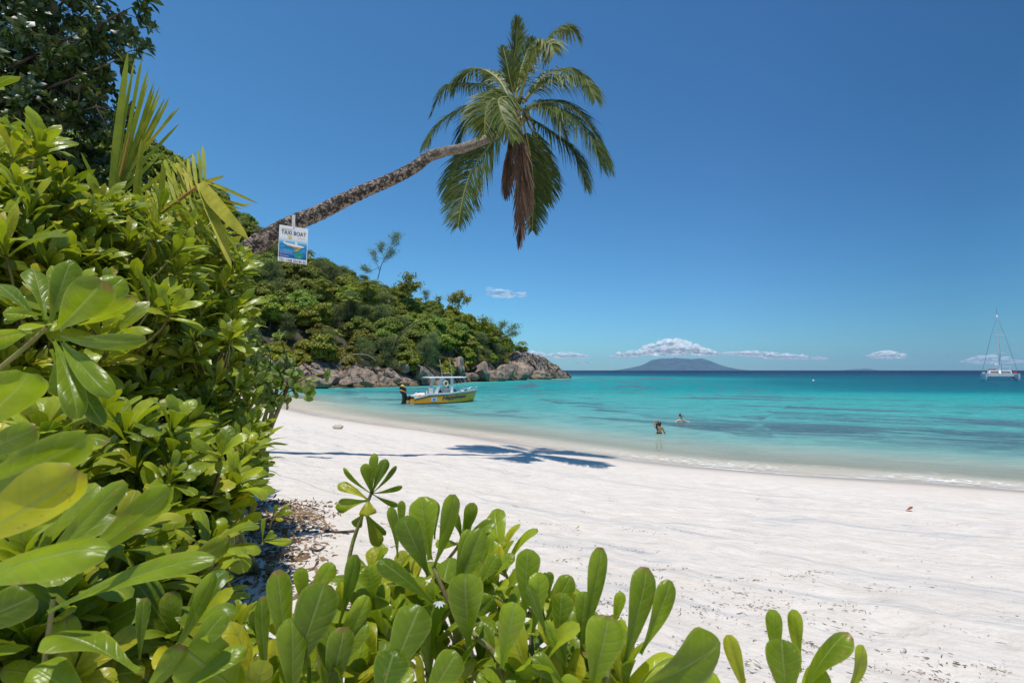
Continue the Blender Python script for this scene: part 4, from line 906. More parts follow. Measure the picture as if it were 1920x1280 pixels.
for sy in (-1, 1):
    hs = Bag()
    for (xa, xb, wd) in ((2.15, 2.75, .30), (3.75, 3.75, .26)):
        hs.loft([[[xa+(xb-xa)*q-wd/2, sy*.80, .85+1.47*q], [xa+(xb-xa)*q+wd/2, sy*.80, .85+1.47*q], [xa+(xb-xa)*q+wd/2, sy*.87, .85+1.47*q], [xa+(xb-xa)*q-wd/2, sy*.87, .85+1.47*q]] for q in (0, .5, 1)])
    part('hardtop_leg', boat, bw(hs.V()), hs.f, m_bw, smooth=False)
    hs = Bag()
    for xa, xb in ((4.5, 5.5), (4.95, 6.0)): hs.tube([[xa, sy*.75, 2.32], [xb, sy*.72, 1.0]], .022, 5)
    part('brace', boat, bw(hs.V()), hs.f, m_steel)
hs = Bag()
for sy in (-1, 1):
    pts = [[4.2, sy*.92, 1.02], [5.0, sy*.86, 1.18], [5.9, sy*.62, 1.28], [6.5, sy*.35, 1.34], [6.95, 0, 1.38]]; hs.tube(spline(pts, 14), .02, 5)
    for x, y, z in pts[1:4]: hs.tube([[x, y, z], [x, y, z-.25]], .015, 5)
part('bow_rail', boat, bw(hs.V()), hs.f, m_steel)
for x, y in ((2.9, -.6), (3.9, -.6)):
    hs = Bag().tube([[x, y, 2.35], [x-.3, y-.03, 4.0]], [.016, .008], 5); part('antenna', boat, bw(hs.V()), hs.f, m_bw)
hs = Bag().box((4.75, 0, .78), (1.3, 1.2, .42)).box((4.3, 0, 1.05), (.14, .9, .4)); part('seat', boat, bw(hs.V()), hs.f, m_teal, smooth=False)
hs = Bag().box((2.3, 0, .75), (.5, .9, .55)).box((2.1, 0, 1.2), (.12, .85, .4)); part('seat', boat, bw(hs.V()), hs.f, m_bw, smooth=False)
hs = Bag().box((2.75, -.28, 1.02), (.28, .3, .34)); part('seat', boat, bw(hs.V()), hs.f, m_blk, label='dark helm seat', smooth=False)
hs = Bag().add(*[np.array(a) for a in [0]][:0] or ball((3.05, -.0, 1.25), .15, sc=(.2, 1, 1))); part('steering_wheel', boat, bw(hs.V()), hs.f, m_blk)
for x, y, h_ in ((.35, -.75, .95), (.35, -.4, .85), (.9, .6, .95), (1.25, -.85, 1.3), (.6, .1, .9)):
    hs = Bag().tube([[x, y, .5], [x, y, .62+h_*.4]], .03, 6); part('rod_holder', boat, bw(hs.V()), hs.f, m_bw)
mot = link('outboard_motor', raw_mesh('outboard_motor', [(0, 0, 0)], [], mat=m_blk), boat)
def opart(nm, bag, mat): 
    o = link(nm, raw_mesh(nm, bw(bag.V())-BO, bag.f, mat=mat), boat); return o
ob = Bag(); rows = []
for q, (cx, cz, lx, ly) in enumerate(((-.50, 1.62, .10, .08), (-.52, 1.55, .26, .19), (-.56, 1.30, .34, .23), (-.56, 1.02, .33, .22), (-.50, .85, .24, .16), (-.50, .45, .20, .09), (-.55, .1, .24, .07), (-.60, -.3, .25, .05))):
    rows.append([[cx+lx*math.cos(a)+(-.08 if q < 4 else 0), ly*math.sin(a), cz-.12*math.cos(a)*(1 if q < 4 else 0)] for a in np.linspace(0, 6.28, 12, endpoint=False)])
ob.loft(rows); ob.box((-.15, 0, .55), (.35, .35, .4)); ob.box((-.62, 0, -.02), (.62, .3, .03))
bpy.data.objects.remove(mot)
mot = part('outboard_motor', boat, bw(ob.V()), ob.f, m_blk)
ob = Bag().loft([[[cx+lx*math.cos(a)-.08, ly*math.sin(a), cz-.12*math.cos(a)] for a in np.linspace(0, 6.28, 12, endpoint=False)] for cx, cz, lx, ly in ((-.56, 1.18, .345, .235), (-.56, 1.11, .345, .235))]); part('motor_stripe', mot, bw(ob.V()), ob.f, m_yel)
ob = Bag().loft([[[cx+lx*math.cos(a)-.08, ly*math.sin(a), cz-.12*math.cos(a)] for a in np.linspace(0, 6.28, 12, endpoint=False)] for cx, cz, lx, ly in ((-.49, 1.66, .07, .06), (-.52, 1.56, .255, .185), (-.53, 1.50, .30, .21))]); part('motor_stripe', mot, bw(ob.V()), ob.f, plain('gold_decal', (.62, .42, .08), .4, .4))
# lettering and badge wrapped onto the starboard side
V, Fc = text_mesh('Happiness', 1.0, .35, .03); x0, x1 = V[:, 0].min(), V[:, 0].max(); zc = V[:, 1]
lx = 2.65+(V[:, 0]-x0)/(x1-x0)*2.6; lz = .36+.055*(lx-3)+zc*.48; part('lettering', boat, bw(np.stack([lx, hull_y(lx, lz)-.02, lz], -1)), Fc, m_bn, smooth=False)
g_ = np.array([[1.55+.62*a, .22+.36*b_+.02*a] for b_ in (0, .5, 1) for a in (0, .33, .66, 1)]); part('badge', boat, bw(np.stack([g_[:, 0], hull_y(g_[:, 0], g_[:, 1])-.012, g_[:, 1]], -1)), grid_faces(3, 4), plain('badge_white', (.62, .68, .72), .4, .4), smooth=False)
a = np.linspace(0, 6.28, 14, endpoint=False); cxz = np.stack([1.86+.12*np.cos(a), .41+.10*np.sin(a)], -1); part('badge', boat, bw(np.stack([cxz[:, 0], hull_y(cxz[:, 0], cxz[:, 1])-.02, cxz[:, 1]], -1)), [list(range(14))], plain('badge_blue', (.12, .28, .45), .4, .4), smooth=False)
lr = Bag(); cl = np.array([3.1, -.93, 1.78]); lr.tube([cl+[.2*math.cos(a), 0, .24*math.sin(a)] for a in np.linspace(0, 2*math.pi, 21)], .07, 8); solo('life_ring', bw(lr.V()), lr.f, plain('life_ring_vinyl', (.75, .62, .48), .6, .3), 'round beige life ring hung on the side of the motorboat hardtop frame', 'life ring')
lr = Bag().add(*ball((.55, -.95, .72), .16, sc=(1.3, 1, 1))); solo('fender', bw(lr.V()), lr.f, m_org, 'round orange buoy fender on the stern corner of the motorboat', 'fender')
lr = Bag().add(*ball((5.45, -.45, 1.08), .16, sc=(1.6, 1, .7))); solo('folded_towel', bw(lr.V()), lr.f, m_teal, 'folded turquoise cloth lying on the motorboat foredeck', 'towel')

# ------------------------------------------------------------------ catamaran
CYc = 158.0; CX = (1873-960)/F*CYc; yaw = R(188+11)
def cw(V): V = np.asarray(V, float).reshape(-1, 3)*np.array([.5, .78, 1]); a = R(-127); return np.stack([V[:, 0]*math.cos(a)-V[:, 1]*math.sin(a), V[:, 0]*math.sin(a)+V[:, 1]*math.cos(a), V[:, 2]], -1)+np.array([CX, CYc, 0])
# local: +x bow, +y port.  bow points at the beach
cat = thing('catamaran', 'white sailing catamaran at anchor seen bow on, with a tall bare mast', 'catamaran', (CX, CYc, 0))
HB = 4.6
for s_ in (-1, 1):
    hs = Bag(); rows = []
    for x, wv, top, rk in ((-8.5, .75, .9, 0), (-7, .95, 1.3, 0), (0, 1.15, 1.75, 0), (5, .85, 1.95, 0), (7.5, .4, 2.05, 0), (8.6, .06, 2.1, 0)):
        rows.append([[x, s_*HB-wv, top], [x, s_*HB-wv*.95, .7], [x, s_*HB-wv*.55, -.2], [x, s_*HB+wv*.55, -.2], [x, s_*HB+wv*.95, .7], [x, s_*HB+wv, top]])
    hs.loft(rows); h_ = part('hull', cat, cw(hs.V()), hs.f, m_bw, smooth=False)
    hs = Bag()
    for x in (3.5, 1.0, -2): hs.add([[x+.28*math.cos(a), s_*(HB+1.12 if x < 3 else HB+.98), 1.15+.2*math.sin(a)] for a in np.linspace(0, 6.28, 12, endpoint=False)], [list(range(12))])
    part('porthole', h_, cw(hs.V()), hs.f, m_blk, smooth=False)
    hs = Bag().loft([[[x, s_*HB-wv, .12], [x, s_*HB+wv, .12], [x, s_*HB+wv*.95, .3], [x, s_*HB-wv*.95, .3]] for x, wv in ((-8.5, .72), (0, 1.02), (5, .78), (8.3, .1))]); part('waterline_stripe', h_, cw(hs.V()), hs.f, m_bn, smooth=False)
hs = Bag().box((-1.5, 0, 1.45), (11, 8.4, .55)).box((4.6, 0, 1.7), (.35, 9.2, .25)); part('bridge_deck', cat, cw(hs.V()), hs.f, m_bw, smooth=False)
hs = Bag().box((8.0, 0, 1.95), (.3, 9.4, .2)); part('crossbeam', cat, cw(hs.V()), hs.f, m_steel, smooth=False)
hs = Bag().loft([[[x, -w_, 1.75], [x, -w_*.88, t_], [x, w_*.88, t_], [x, w_, 1.75]] for x, w_, t_ in ((3.2, 3.3, 1.9), (2.0, 3.5, 2.9), (-4.5, 3.6, 3.05), (-5, 3.5, 2.9))]); cb = part('cabin', cat, cw(hs.V()), hs.f, m_bw, smooth=False)
for y0, y1 in ((-3.0, -.5), (.2, 3.0)):
    hs = Bag().add([[2.95, y0, 2.16], [2.95, y1, 2.16], [2.22, y1*.95, 2.76], [2.22, y0*.95, 2.76]], [(0, 1, 2, 3)]); part('window', cb, cw(hs.V()+np.array([.06, 0, .03])), hs.f, m_blk, smooth=False)
hs = Bag().box((-3.2, 1.7, 4.15), (3.5, 3.6, .12)).tube([[-4.6, 3, 2.9], [-4.6, 3, 4.1]], .06).tube([[-1.8, 3, 2.9], [-1.8, 3, 4.1]], .06).tube([[-1.8, .2, 2.9], [-1.8, .2, 4.1]], .06); part('flybridge_roof', cat, cw(hs.V()), hs.f, m_bw, smooth=False)
hs = Bag().box((-2.2, -1.9, 3.25), (1.5, 2.4, .35)); part('cushions', cat, cw(hs.V()), hs.f, plain('red_canvas', (.42, .06, .05), .8, .2), smooth=False)
mast = Bag().loft([[[.8-.02*z+.14*sc_*math.cos(a), .09*sc_*math.sin(a)*1.5, z] for a in np.linspace(0, 6.28, 10, endpoint=False)] for z, sc_ in ((2.5, 1.5), (9, 1.4), (16, 1.25), (20.2, .8))]); mp = part('mast', cat, cw(mast.V()), mast.f, m_bw)
for z in (8.2, 13.8):
    hs = Bag().tube([[.5, -2.0, z], [.65, 0, z+.1], [.5, 2.0, z]], .08, 5); part('spreader', mp, cw(hs.V()), hs.f, m_bw)
hs = Bag().tube([[.5, 0, 20], [.5, 0, 22.4]], .04, 5); part('mast_antenna', mp, cw(hs.V()), hs.f, m_blk)
hs = Bag().tube([[.6, 0, 3.9], [-4.6, .15, 4.6]], .17, 8); part('boom', mp, cw(hs.V()), hs.f, m_bw)
hs = Bag()
for s_ in (-1, 1): hs.tube([[.5, 0, 19.6], [.2, s_*2.0, 13.8], [-.6, s_*5.3, 1.9]], .045, 4).tube([[8.2, s_*4.0, 1.9], [8.4, s_*1.9, .1]], .05, 4)
hs.tube([[.5, 0, 19.4], [8.1, 0, 2.1]], .05, 4); part('stays', cat, cw(hs.V()), hs.f, plain('wire', (.16, .17, .19), .5, .4))
hs = Bag().add(*ball((.5, -1.0, 4.6), .6, sc=(1, 1, .9))).tube([[.5, -1.0, 2.9], [.5, -1.0, 4.2]], .08); part('radar_dome', cat, cw(hs.V()), hs.f, m_bw)
hs = Bag().box((-7.5, -4.3, 2.0), (.9, .9, .9)); part('outboard_cover', cat, cw(hs.V()), hs.f, plain('grey_canvas', (.5, .5, .48), .8, .2), smooth=False)
hs = Bag().box((-7.8, 5.1, 2.3), (.1, .9, .6)).tube([[-7.8, 5.0, 1], [-7.8, 5.0, 2.8]], .03); part('flag', cat, cw(hs.V()), hs.f, plain('flag_red', (.55, .05, .05), .8, .2), smooth=False)
bp = gnd(1525, 713.6, 0.15); lr = Bag().add(*ball(bp, .28, sc=(1, 1, 1.1))); solo('mooring_buoy', lr.V(), lr.f, m_bw, 'tiny white mooring buoy far out on the open water', 'buoy')

# ------------------------------------------------------------------ bathers
def skinned(name, parent, J, E, mat, loc):
    me = bpy.data.meshes.new(name); me.from_pydata([tuple(np.array(j[0])) for j in J], E, []); me.update()
    o = link(name, me, parent); sk = o.modifiers.new('skin', 'SKIN'); sk.use_smooth_shade = True
    if not me.skin_vertices: bpy.context.view_layer.objects.active = o
    for i, j in enumerate(J):
        r_ = j[1] if isinstance(j[1], tuple) else (j[1], j[1]); me.skin_vertices[0].data[i].radius = r_
    me.skin_vertices[0].data[0].use_root = True
    ss = o.modifiers.new('sub', 'SUBSURF'); ss.levels = 2; ss.render_levels = 2; me.materials.append(mat); return o
def skin_mat(n, c):
    m, nt, out = new_mat(n); N = NT(nt); b = N.n('BsdfPrincipled', i_Roughness=.42); b.inputs['Subsurface Weight'].default_value = .12; b.inputs['Subsurface Radius'].default_value = (.02, .008, .004)
    N.set(b.inputs['Base Color'], N.mix(N.maprange(N.noise(N.obj(), 9, 3), .3, .7), C(*c), C(*[q*.85 for q in c]))); N.link(b.outputs[0], out.inputs[0]); return m
def hand(J, E, wrist, d, up, side, s=1.0, curl=.3):
    """palm plus five bent fingers, thumb off the side of the palm"""
    d = unit(np.array(d, float)); side = unit(np.array(side, float)); up = unit(np.cross(side, d)); w0 = wrist; base = np.array(J[w0][0]); 
    J.append([base+d*.045*s, (.034*s, .018*s)]); E.append((w0, len(J)-1)); pm = len(J)-1
    for k, (off, L) in enumerate(((-.030, .070), (-.010, .082), (.011, .076), (.030, .060))):
        a = base+d*.088*s+side*off*s; J.append([a, .0105*s]); E.append((pm, len(J)-1)); a1 = len(J)-1
        b_ = a+(d*.6-up*curl*.5)*L*s*.62; J.append([b_, .009*s]); E.append((a1, len(J)-1)); c_ = b_+(d*.45-up*curl*1.2)*L*s*.5; J.append([c_, .0075*s]); E.append((len(J)-2, len(J)-1))
    a = base+d*.03*s-side*.042*s; J.append([a, .013*s]); E.append((pm, len(J)-1)); J.append([a+(d*.7-side*.55)*.042*s, .010*s]); E.append((len(J)-2, len(J)-1)); J.append([a+(d*1.1-side*.6)*.062*s, .008*s]); E.append((len(J)-2, len(J)-1))
def head_mesh(c, fwd, s=1.0):
    """skull, jaw, nose, brow, lips and ears as one surface"""
    f = unit(np.array(fwd, float)); side = unit(np.cross([0, 0, 1], f)); n, m_ = 32, 26
    th = np.linspace(0, math.pi, m_); ph = np.arange(n)/n*2*math.pi
    V = []
    for t in th:
        for p in ph:
            x, y, z = math.sin(t)*math.cos(p), math.sin(t)*math.sin(p), math.cos(t)   # x forward, y side
            w_ = .075*(1-.22*max(0, -z)); l_ = .095*(1-.10*max(0, -z)); X_, Y_, Z_ = l_*x, w_*y, .118*z
            if x > 0:
                g = math.exp(-((y/.16)**2)); X_ += g*(.020*math.exp(-((z+.12)/.13)**2)+.007*math.exp(-((z-.30)/.10)**2)+.007*math.exp(-((z+.46)/.08)**2)+.012*math.exp(-((z+.85)/.15)**2))
                X_ -= .010*math.exp(-(((abs(y)-.38)/.16)**2))*math.exp(-((z-.08)/.12)**2)
            e = math.exp(-((x+.02)/.16)**2)*math.exp(-((z+.05)/.22)**2); Y_ += (1 if y > 0 else -1)*.014*e*(abs(y) > .6)
            V.append([X_, Y_, Z_])
    V = np.array(V)*s; return np.array(c)+V[:, :1]*f+V[:, 1:2]*side+V[:, 2:3]*np.array([0, 0, 1.]), grid_faces(m_, n, True)
def bather(px, py, label, build):
    p = gnd(px, py, 0.0); t = thing('person', label, 'person', p); build(t, p); return t
m_skin1 = skin_mat('tanned_skin', (.42, .22, .12)); m_skin2 = skin_mat('fair_skin', (.62, .38, .28))
m_hair1 = plain('dark_hair', (.035, .022, .015), .5, .4, var=.3); m_hair2 = plain('brown_hair', (.07, .04, .025), .5, .4, var=.3); m_hairb = plain('blond_hair', (.45, .32, .16), .5, .4, var=.3); m_bik = plain('brown_bikini', (.06, .02, .02), .7, .3)
def woman(t, p):
    p = p-np.array([0, 0, .07])
    fl = gz(p[0], p[1]); g = fl-p[2]
    J = [[(0, 0, -.22), (.135, .10)], [(0, 0, -.08), (.115, .085)], [(0, 0, .08), (.12, .09)], [(.005, 0, .22), (.135, .09)], [(.01, 0, .31), (.10, .07)], [(.015, .01, .37), .045], [(.02, .02, .43), .045],
         [(-.15, 0, .30), .052], [(-.20, .07, .40), .040], [(-.15, .10, .55), .032], [(-.10, .04, .60), .026],
         [(.17, 0, .28), .052], [(.215, -.03, .12), .040], [(.27, .04, .03), .032], [(.31, .10, .08), .025],
         [(-.09, 0, -.32), (.085, .09)], [(-.10, .16, g*.52-.1), .058], [(-.10, .02, g+.10), .042], [(-.10, .10, g+.03), (.045, .03)],
         [(.09, 0, -.32), (.085, .09)], [(.10, .14, g*.52-.1), .058], [(.11, 0, g+.10), .042], [(.11, .10, g+.03), (.045, .03)]]
    E = [(0, 1), (1, 2), (2, 3), (3, 4), (4, 5), (5, 6), (4, 7), (7, 8), (8, 9), (9, 10), (4, 11), (11, 12), (12, 13), (13, 14), (0, 15), (15, 16), (16, 17), (17, 18), (0, 19), (19, 20), (20, 21), (21, 22)]
    hand(J, E, 10, (.5, -.2, .35), None, (0, 1, .2)); hand(J, E, 14, (.5, .5, .35), None, (.3, -1, 0))
    skinned('body', t, J, E, m_skin1, p)
    V, Q = head_mesh(p+[.03, .03, .52], (.85, .5, 0)); part('head', t, V, Q, m_skin1)
    hv = Bag().add(*ball(p+[.008, .01, .555], .105, 14, 10, (.98, 1.0, .98))).tube(spline([p+[-.07, -.04, .58], p+[-.13, -.06, .50], p+[-.125, -.05, .36], p+[-.10, -.07, .24]], 12), np.linspace(.05, .028, 12)*np.r_[1, 1.1, 1.2, np.ones(9)], 8)
    part('hair', t, hv.V(), hv.f, m_hair1)
    a = np.linspace(0, 6.28, 28, endpoint=False)
    bk = Bag().loft([[p+np.array([.128*1.03*math.cos(q), .098*1.05*math.sin(q), z]) for q in a] for z in (.105, .125, .15)], cap=False)
    part('bikini_top', t, bk.V(), bk.f, m_bik)
def man(t, p):
    fl = gz(p[0], p[1]); g = fl-p[2]
    J = [[(0, 0, -.52), (.15, .11)], [(0, 0, -.35), (.14, .10)], [(0, 0, -.15), (.165, .11)], [(0, 0, .03), (.16, .10)], [(0, 0, .11), (.10, .075)], [(0, -.01, .19), .056], [(0, -.02, .26), .055],
         [(-.19, 0, .07), .062], [(-.36, -.06, -.02), .046], [(-.48, -.20, -.08), .034], [(-.52, -.26, -.08), .027],
         [(.19, 0, .07), .062], [(.37, -.05, .02), .046], [(.55, -.14, -.02), .034], [(.60, -.17, -.03), .027],
         [(-.10, 0, -.62), (.09, .09)], [(-.12, -.2, g*.6-.2), .062], [(-.11, .04, g+.10), .045], [(-.11, -.08, g+.03), (.05, .03)],
         [(.10, 0, -.62), (.09, .09)], [(.12, -.2, g*.6-.2), .062], [(.12, .04, g+.10), .045], [(.12, -.08, g+.03), (.05, .03)]]
    E = [(0, 1), (1, 2), (2, 3), (3, 4), (4, 5), (5, 6), (4, 7), (7, 8), (8, 9), (9, 10), (4, 11), (11, 12), (12, 13), (13, 14), (0, 15), (15, 16), (16, 17), (17, 18), (0, 19), (19, 20), (20, 21), (21, 22)]
    hand(J, E, 10, (-.5, -.6, -.1), None, (.7, -.6, 0)); hand(J, E, 14, (.8, -.4, 0), None, (-.4, -.8, 0))
    skinned('body', t, J, E, m_skin2, p)
    f = (.75, -.66, 0); V, Q = head_mesh(p+[.01, -.03, .36], f); part('head', t, V, Q, m_skin2)
    hv = Bag().add(*ball(p+[-.012, -.01, .40], .10, 14, 10, (.98, 1, .92))); part('hair', t, hv.V(), hv.f, m_hair2)
    fu = unit(np.array(f)); sd_ = np.cross([0, 0, 1], fu); gl_ = Bag()
    for q in (-.034, .034): gl_.add(*ball(p+np.array([.01, -.03, .375])+fu*.093+sd_*q, .027, 10, 6, (1, 1, .75)))
    gl_.tube([p+np.array([.01, -.03, .38])+fu*.095-sd_*.06, p+np.array([.01, -.03, .38])+fu*.098, p+np.array([.01, -.03, .38])+fu*.095+sd_*.06], .006, 5)
    part('sunglasses', t, gl_.V(), gl_.f, m_blk)
bather(1236, 813.3, 'person in a dark bikini top standing waist deep, back turned, one hand at their hair', woman)
bather(1276.5, 790.8, 'person in sunglasses up to the chest in the water, arms spread', man)
# ------------------------------------------------------------------ broad-leaved beach shrubs
m_nau = leaf_mat('shrub_leaf', (.10, .175, .008), (.35, .45, .018), (1.0, 1.0, .45), young=(.62, .56, .03), rough=.33, tw=.48, spots=.7, spec=.45)
m_naum = leaf_mat('shrub_leaf_mid', (.10, .17, .010), (.44, .51, .022), (1.0, 1.0, .45), young=(.58, .52, .03), rough=.34, tw=.42, vein=True, spec=.45)
m_hib = leaf_mat('round_leaf', (.10, .19, .03), (.28, .38, .07), (1, 1, .5), rough=.45, tw=.35)
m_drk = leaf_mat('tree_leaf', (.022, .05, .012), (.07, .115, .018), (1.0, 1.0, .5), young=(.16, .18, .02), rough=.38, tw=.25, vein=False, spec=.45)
m_stem = bark_mat('green_stem', (.22, .24, .06), (.30, .25, .10), (.14, .10, .05), 20)
m_twig = bark_mat('brown_twig', (.13, .09, .055), (.22, .16, .10), (.06, .045, .03), 14)
PWN = np.array([.20, .16, .28, .50, .76, .96, 1.0, .86, .58, .10])
PT = np.array([0, .06, .18, .32, .48, .62, .75, .86, .94, 1.0]); PW = np.array([.20, .15, .24, .44, .68, .88, 1.0, .98, .80, .34])
def leaves_np(org, ax, phi, a0, L, W, bend, fold, curl, T=7, S=3, wave=.0):
    n = len(org); ax, u, v = frame_of(ax); r_ = np.cos(phi)[:, None]*u+np.sin(phi)[:, None]*v; wd = np.cross(ax, r_)
    t = np.linspace(0, 1, T)**.85; s = np.linspace(-1, 1, S)
    a = a0[:, None]+bend[:, None]*t**1.5+curl[:, None]*np.clip(t-.78, 0, 1)*5
    D = np.cos(a)[..., None]*ax[:, None]+np.sin(a)[..., None]*r_[:, None]; Nn = np.sin(a)[..., None]*ax[:, None]-np.cos(a)[..., None]*r_[:, None]
    dt = np.diff(t, prepend=0); Cn = org[:, None]+np.cumsum(D*dt[None, :, None], 1)*L[:, None, None]
    w = np.interp(t, PT, PWN if T < 9 else PW)[None]*W[:, None]*.5
    ph2 = rng.random(n)*6.28
    off = fold[:, None, None]*np.abs(s)[None, None]*w[..., None]*(1-.5*t)[None, :, None]-.45*(s**2)[None, None]*w[..., None]*(t**1.3)[None, :, None]
    if wave: off = off+wave*w[..., None]*np.sin(7*t[None, :, None]+ph2[:, None, None]+s[None, None]*2)*np.abs(s)[None, None]
    V = Cn[:, :, None]+wd[:, None, None]*(s[None, None]*w[..., None]*(1-.12*np.abs(fold))[:, None, None])[..., None]+Nn[:, :, None]*off[..., None]
    f = grid_faces(T, S); Q = (np.arange(n)*T*S)[:, None, None]+f[None]
    uv = np.broadcast_to(np.stack(np.meshgrid(t, s, indexing='ij')[::-1], -1)[None], (n, T, S, 2))
    return V.reshape(-1, 3), Q.reshape(-1, 4), uv.reshape(-1, 2)
def rosettes(tips, axes, L, r, nl=(9, 14), T=6, S=3, W=.36, spread=(.2, 1.15), old=.06, base=.5):
    """whorls of leaves at branch tips; inner ones upright and pale, outer ones spreading"""
    m = len(tips); k = r.integers(nl[0], nl[1]+1, m); ix = np.repeat(np.arange(m), k); n = len(ix)
    q = np.concatenate([(np.arange(c)+.5)/c for c in k]); j = np.concatenate([np.arange(c) for c in k])
    ax = unit(np.asarray(axes, float)); phi = j*2.39996+np.repeat(r.random(m)*6.28, k)+r.normal(0, .15, n)
    a0 = spread[0]+(spread[1]-spread[0])*q**1.1+r.normal(0, .1, n); Ls = L*(.62+.5*np.sin(q*2.4))*r.normal(1, .12, n)*np.repeat(r.uniform(.72, 1.3, m), k)
    org = np.asarray(tips)[ix]-ax[ix]*(L*.30*q)[:, None]
    V, Q, uv = leaves_np(org, ax[ix], phi, a0*.75, Ls, Ls*W*r.normal(1, .12, n), r.normal(.35, .22, n)+.35*q, r.normal(.5, .2, n), r.normal(.2, .15, n), T, S, .06)
    rn = np.clip(base+.28*(1-q)-.14*q+r.normal(0, .16, n)+np.repeat(r.normal(0, .15, m), k), 0, .93); rn = np.where(r.random(n) < old, 1.0, rn)
    return V, Q, uv, np.repeat(rn, T*S)
def hero(rows, T=16, S=9, prof=None, seed=0):
    """leaves given base -> tip: (bx,by,bY, tx,ty,tY, width px, roll deg, bulge, rnd)"""
    r = np.random.default_rng(seed); VV = []; QQ = []; UU = []; RR = []; n0 = 0
    t = np.linspace(0, 1, T)**.9; s = np.linspace(-1, 1, S); pt, pw_ = prof or (PT, PW)
    for row in rows:
        bx, by, bY, tx, ty, tY, wpx, roll, bulge, rn = row
        B = at(bx, by, bY); E_ = at(tx, ty, tY); ch = E_-B; Lc = np.linalg.norm(ch); W = wpx*.88/F*(bY+tY)/2*.5; roll = roll+r.normal(0, 16)
        cen = (B+E_)/2; toc = unit(CAN_-cen); c = unit(ch); N0 = unit(toc-c*(toc@c)); 
        q = R(roll); N0 = N0*math.cos(q)+np.cross(c, N0)*math.sin(q)
        ctrl = cen+N0*bulge*Lc+c*Lc*.05
        C_ = ((1-t)**2)[:, None]*B+(2*t*(1-t))[:, None]*ctrl+(t**2)[:, None]*E_
        C_ = C_-N0*(np.clip(t-.86, 0, 1)**2*6*Lc*.35)[:, None]*(1 if prof is None else 0)
        Tn = unit(np.gradient(C_, axis=0)); Nn = unit(N0-Tn*(Tn@N0)[:, None]); wd = np.cross(Tn, Nn)
        w = np.interp(t, pt, pw_)*W; fold = r.normal(.55, .18); p2 = r.random()*6
        off = fold*np.abs(s)[None]*w[:, None]*(1.15-.75*t)[:, None]*1.2-.75*(s**2)[None]*w[:, None]*(t**1.4)[:, None]+.07*w[:, None]*np.sin(9*t[:, None]+p2+3*s[None])*np.abs(s)[None]
        if prof is not None: off = off*.4
        V = C_[:, None]+wd[:, None]*(s[None]*w[:, None])[..., None]+Nn[:, None]*off[..., None]
        VV.append(V.reshape(-1, 3)); QQ.append(grid_faces(T, S)+n0); n0 += T*S; UU.append(np.stack(np.meshgrid(t, s, indexing='ij')[::-1], -1).reshape(-1, 2)); RR.append(np.full(T*S, np.clip(rn+r.normal(0, .16), 0, 1)))
    return np.concatenate(VV), np.concatenate(QQ), np.concatenate(UU), np.concatenate(RR)
CAN_ = CAM
def join(*sets):
    V = []; Q = []; U_ = []; Rn = []; n = 0
    for v, q, u, r_ in sets: V.append(v); Q.append(q+n); U_.append(u); Rn.append(r_); n += len(v)
    return np.concatenate(V), np.concatenate(Q), np.concatenate(U_), np.concatenate(Rn)
def plant(name, label, cat, base, foliage, stems, mat, stem_mat=None, group=None, fname='foliage', sname='stems', extra=None):
    ro = thing(name, label, cat, base, group); V, Q, uv, rn = foliage
    part(fname, ro, V, Q, mat, uv=uv, attrs={'rnd': rn})
    if stems: part(sname, ro, *cat_quads(stems), stem_mat or m_stem)
    return ro
def inside_edge(P, name):
    # the thicket ends along the edge of the beach and thins out upward
    if name == 'round_leaved_shrub': return np.ones(len(P), bool)
    a = 960+P[:, 0]/P[:, 1]*F; b = 694-(P[:, 2]-3)/P[:, 1]*F
    return a < np.interp(b, [150, 200, 250, 300, 350, 400, 440, 480, 600, 650, 700, 780, 860, 910, 950, 1000, 1100, 1300], [40, 70, 115, 190, 290, 360, 410, 445, 452, 432, 455, 475, 500, 492, 455, 425, 400, 420])
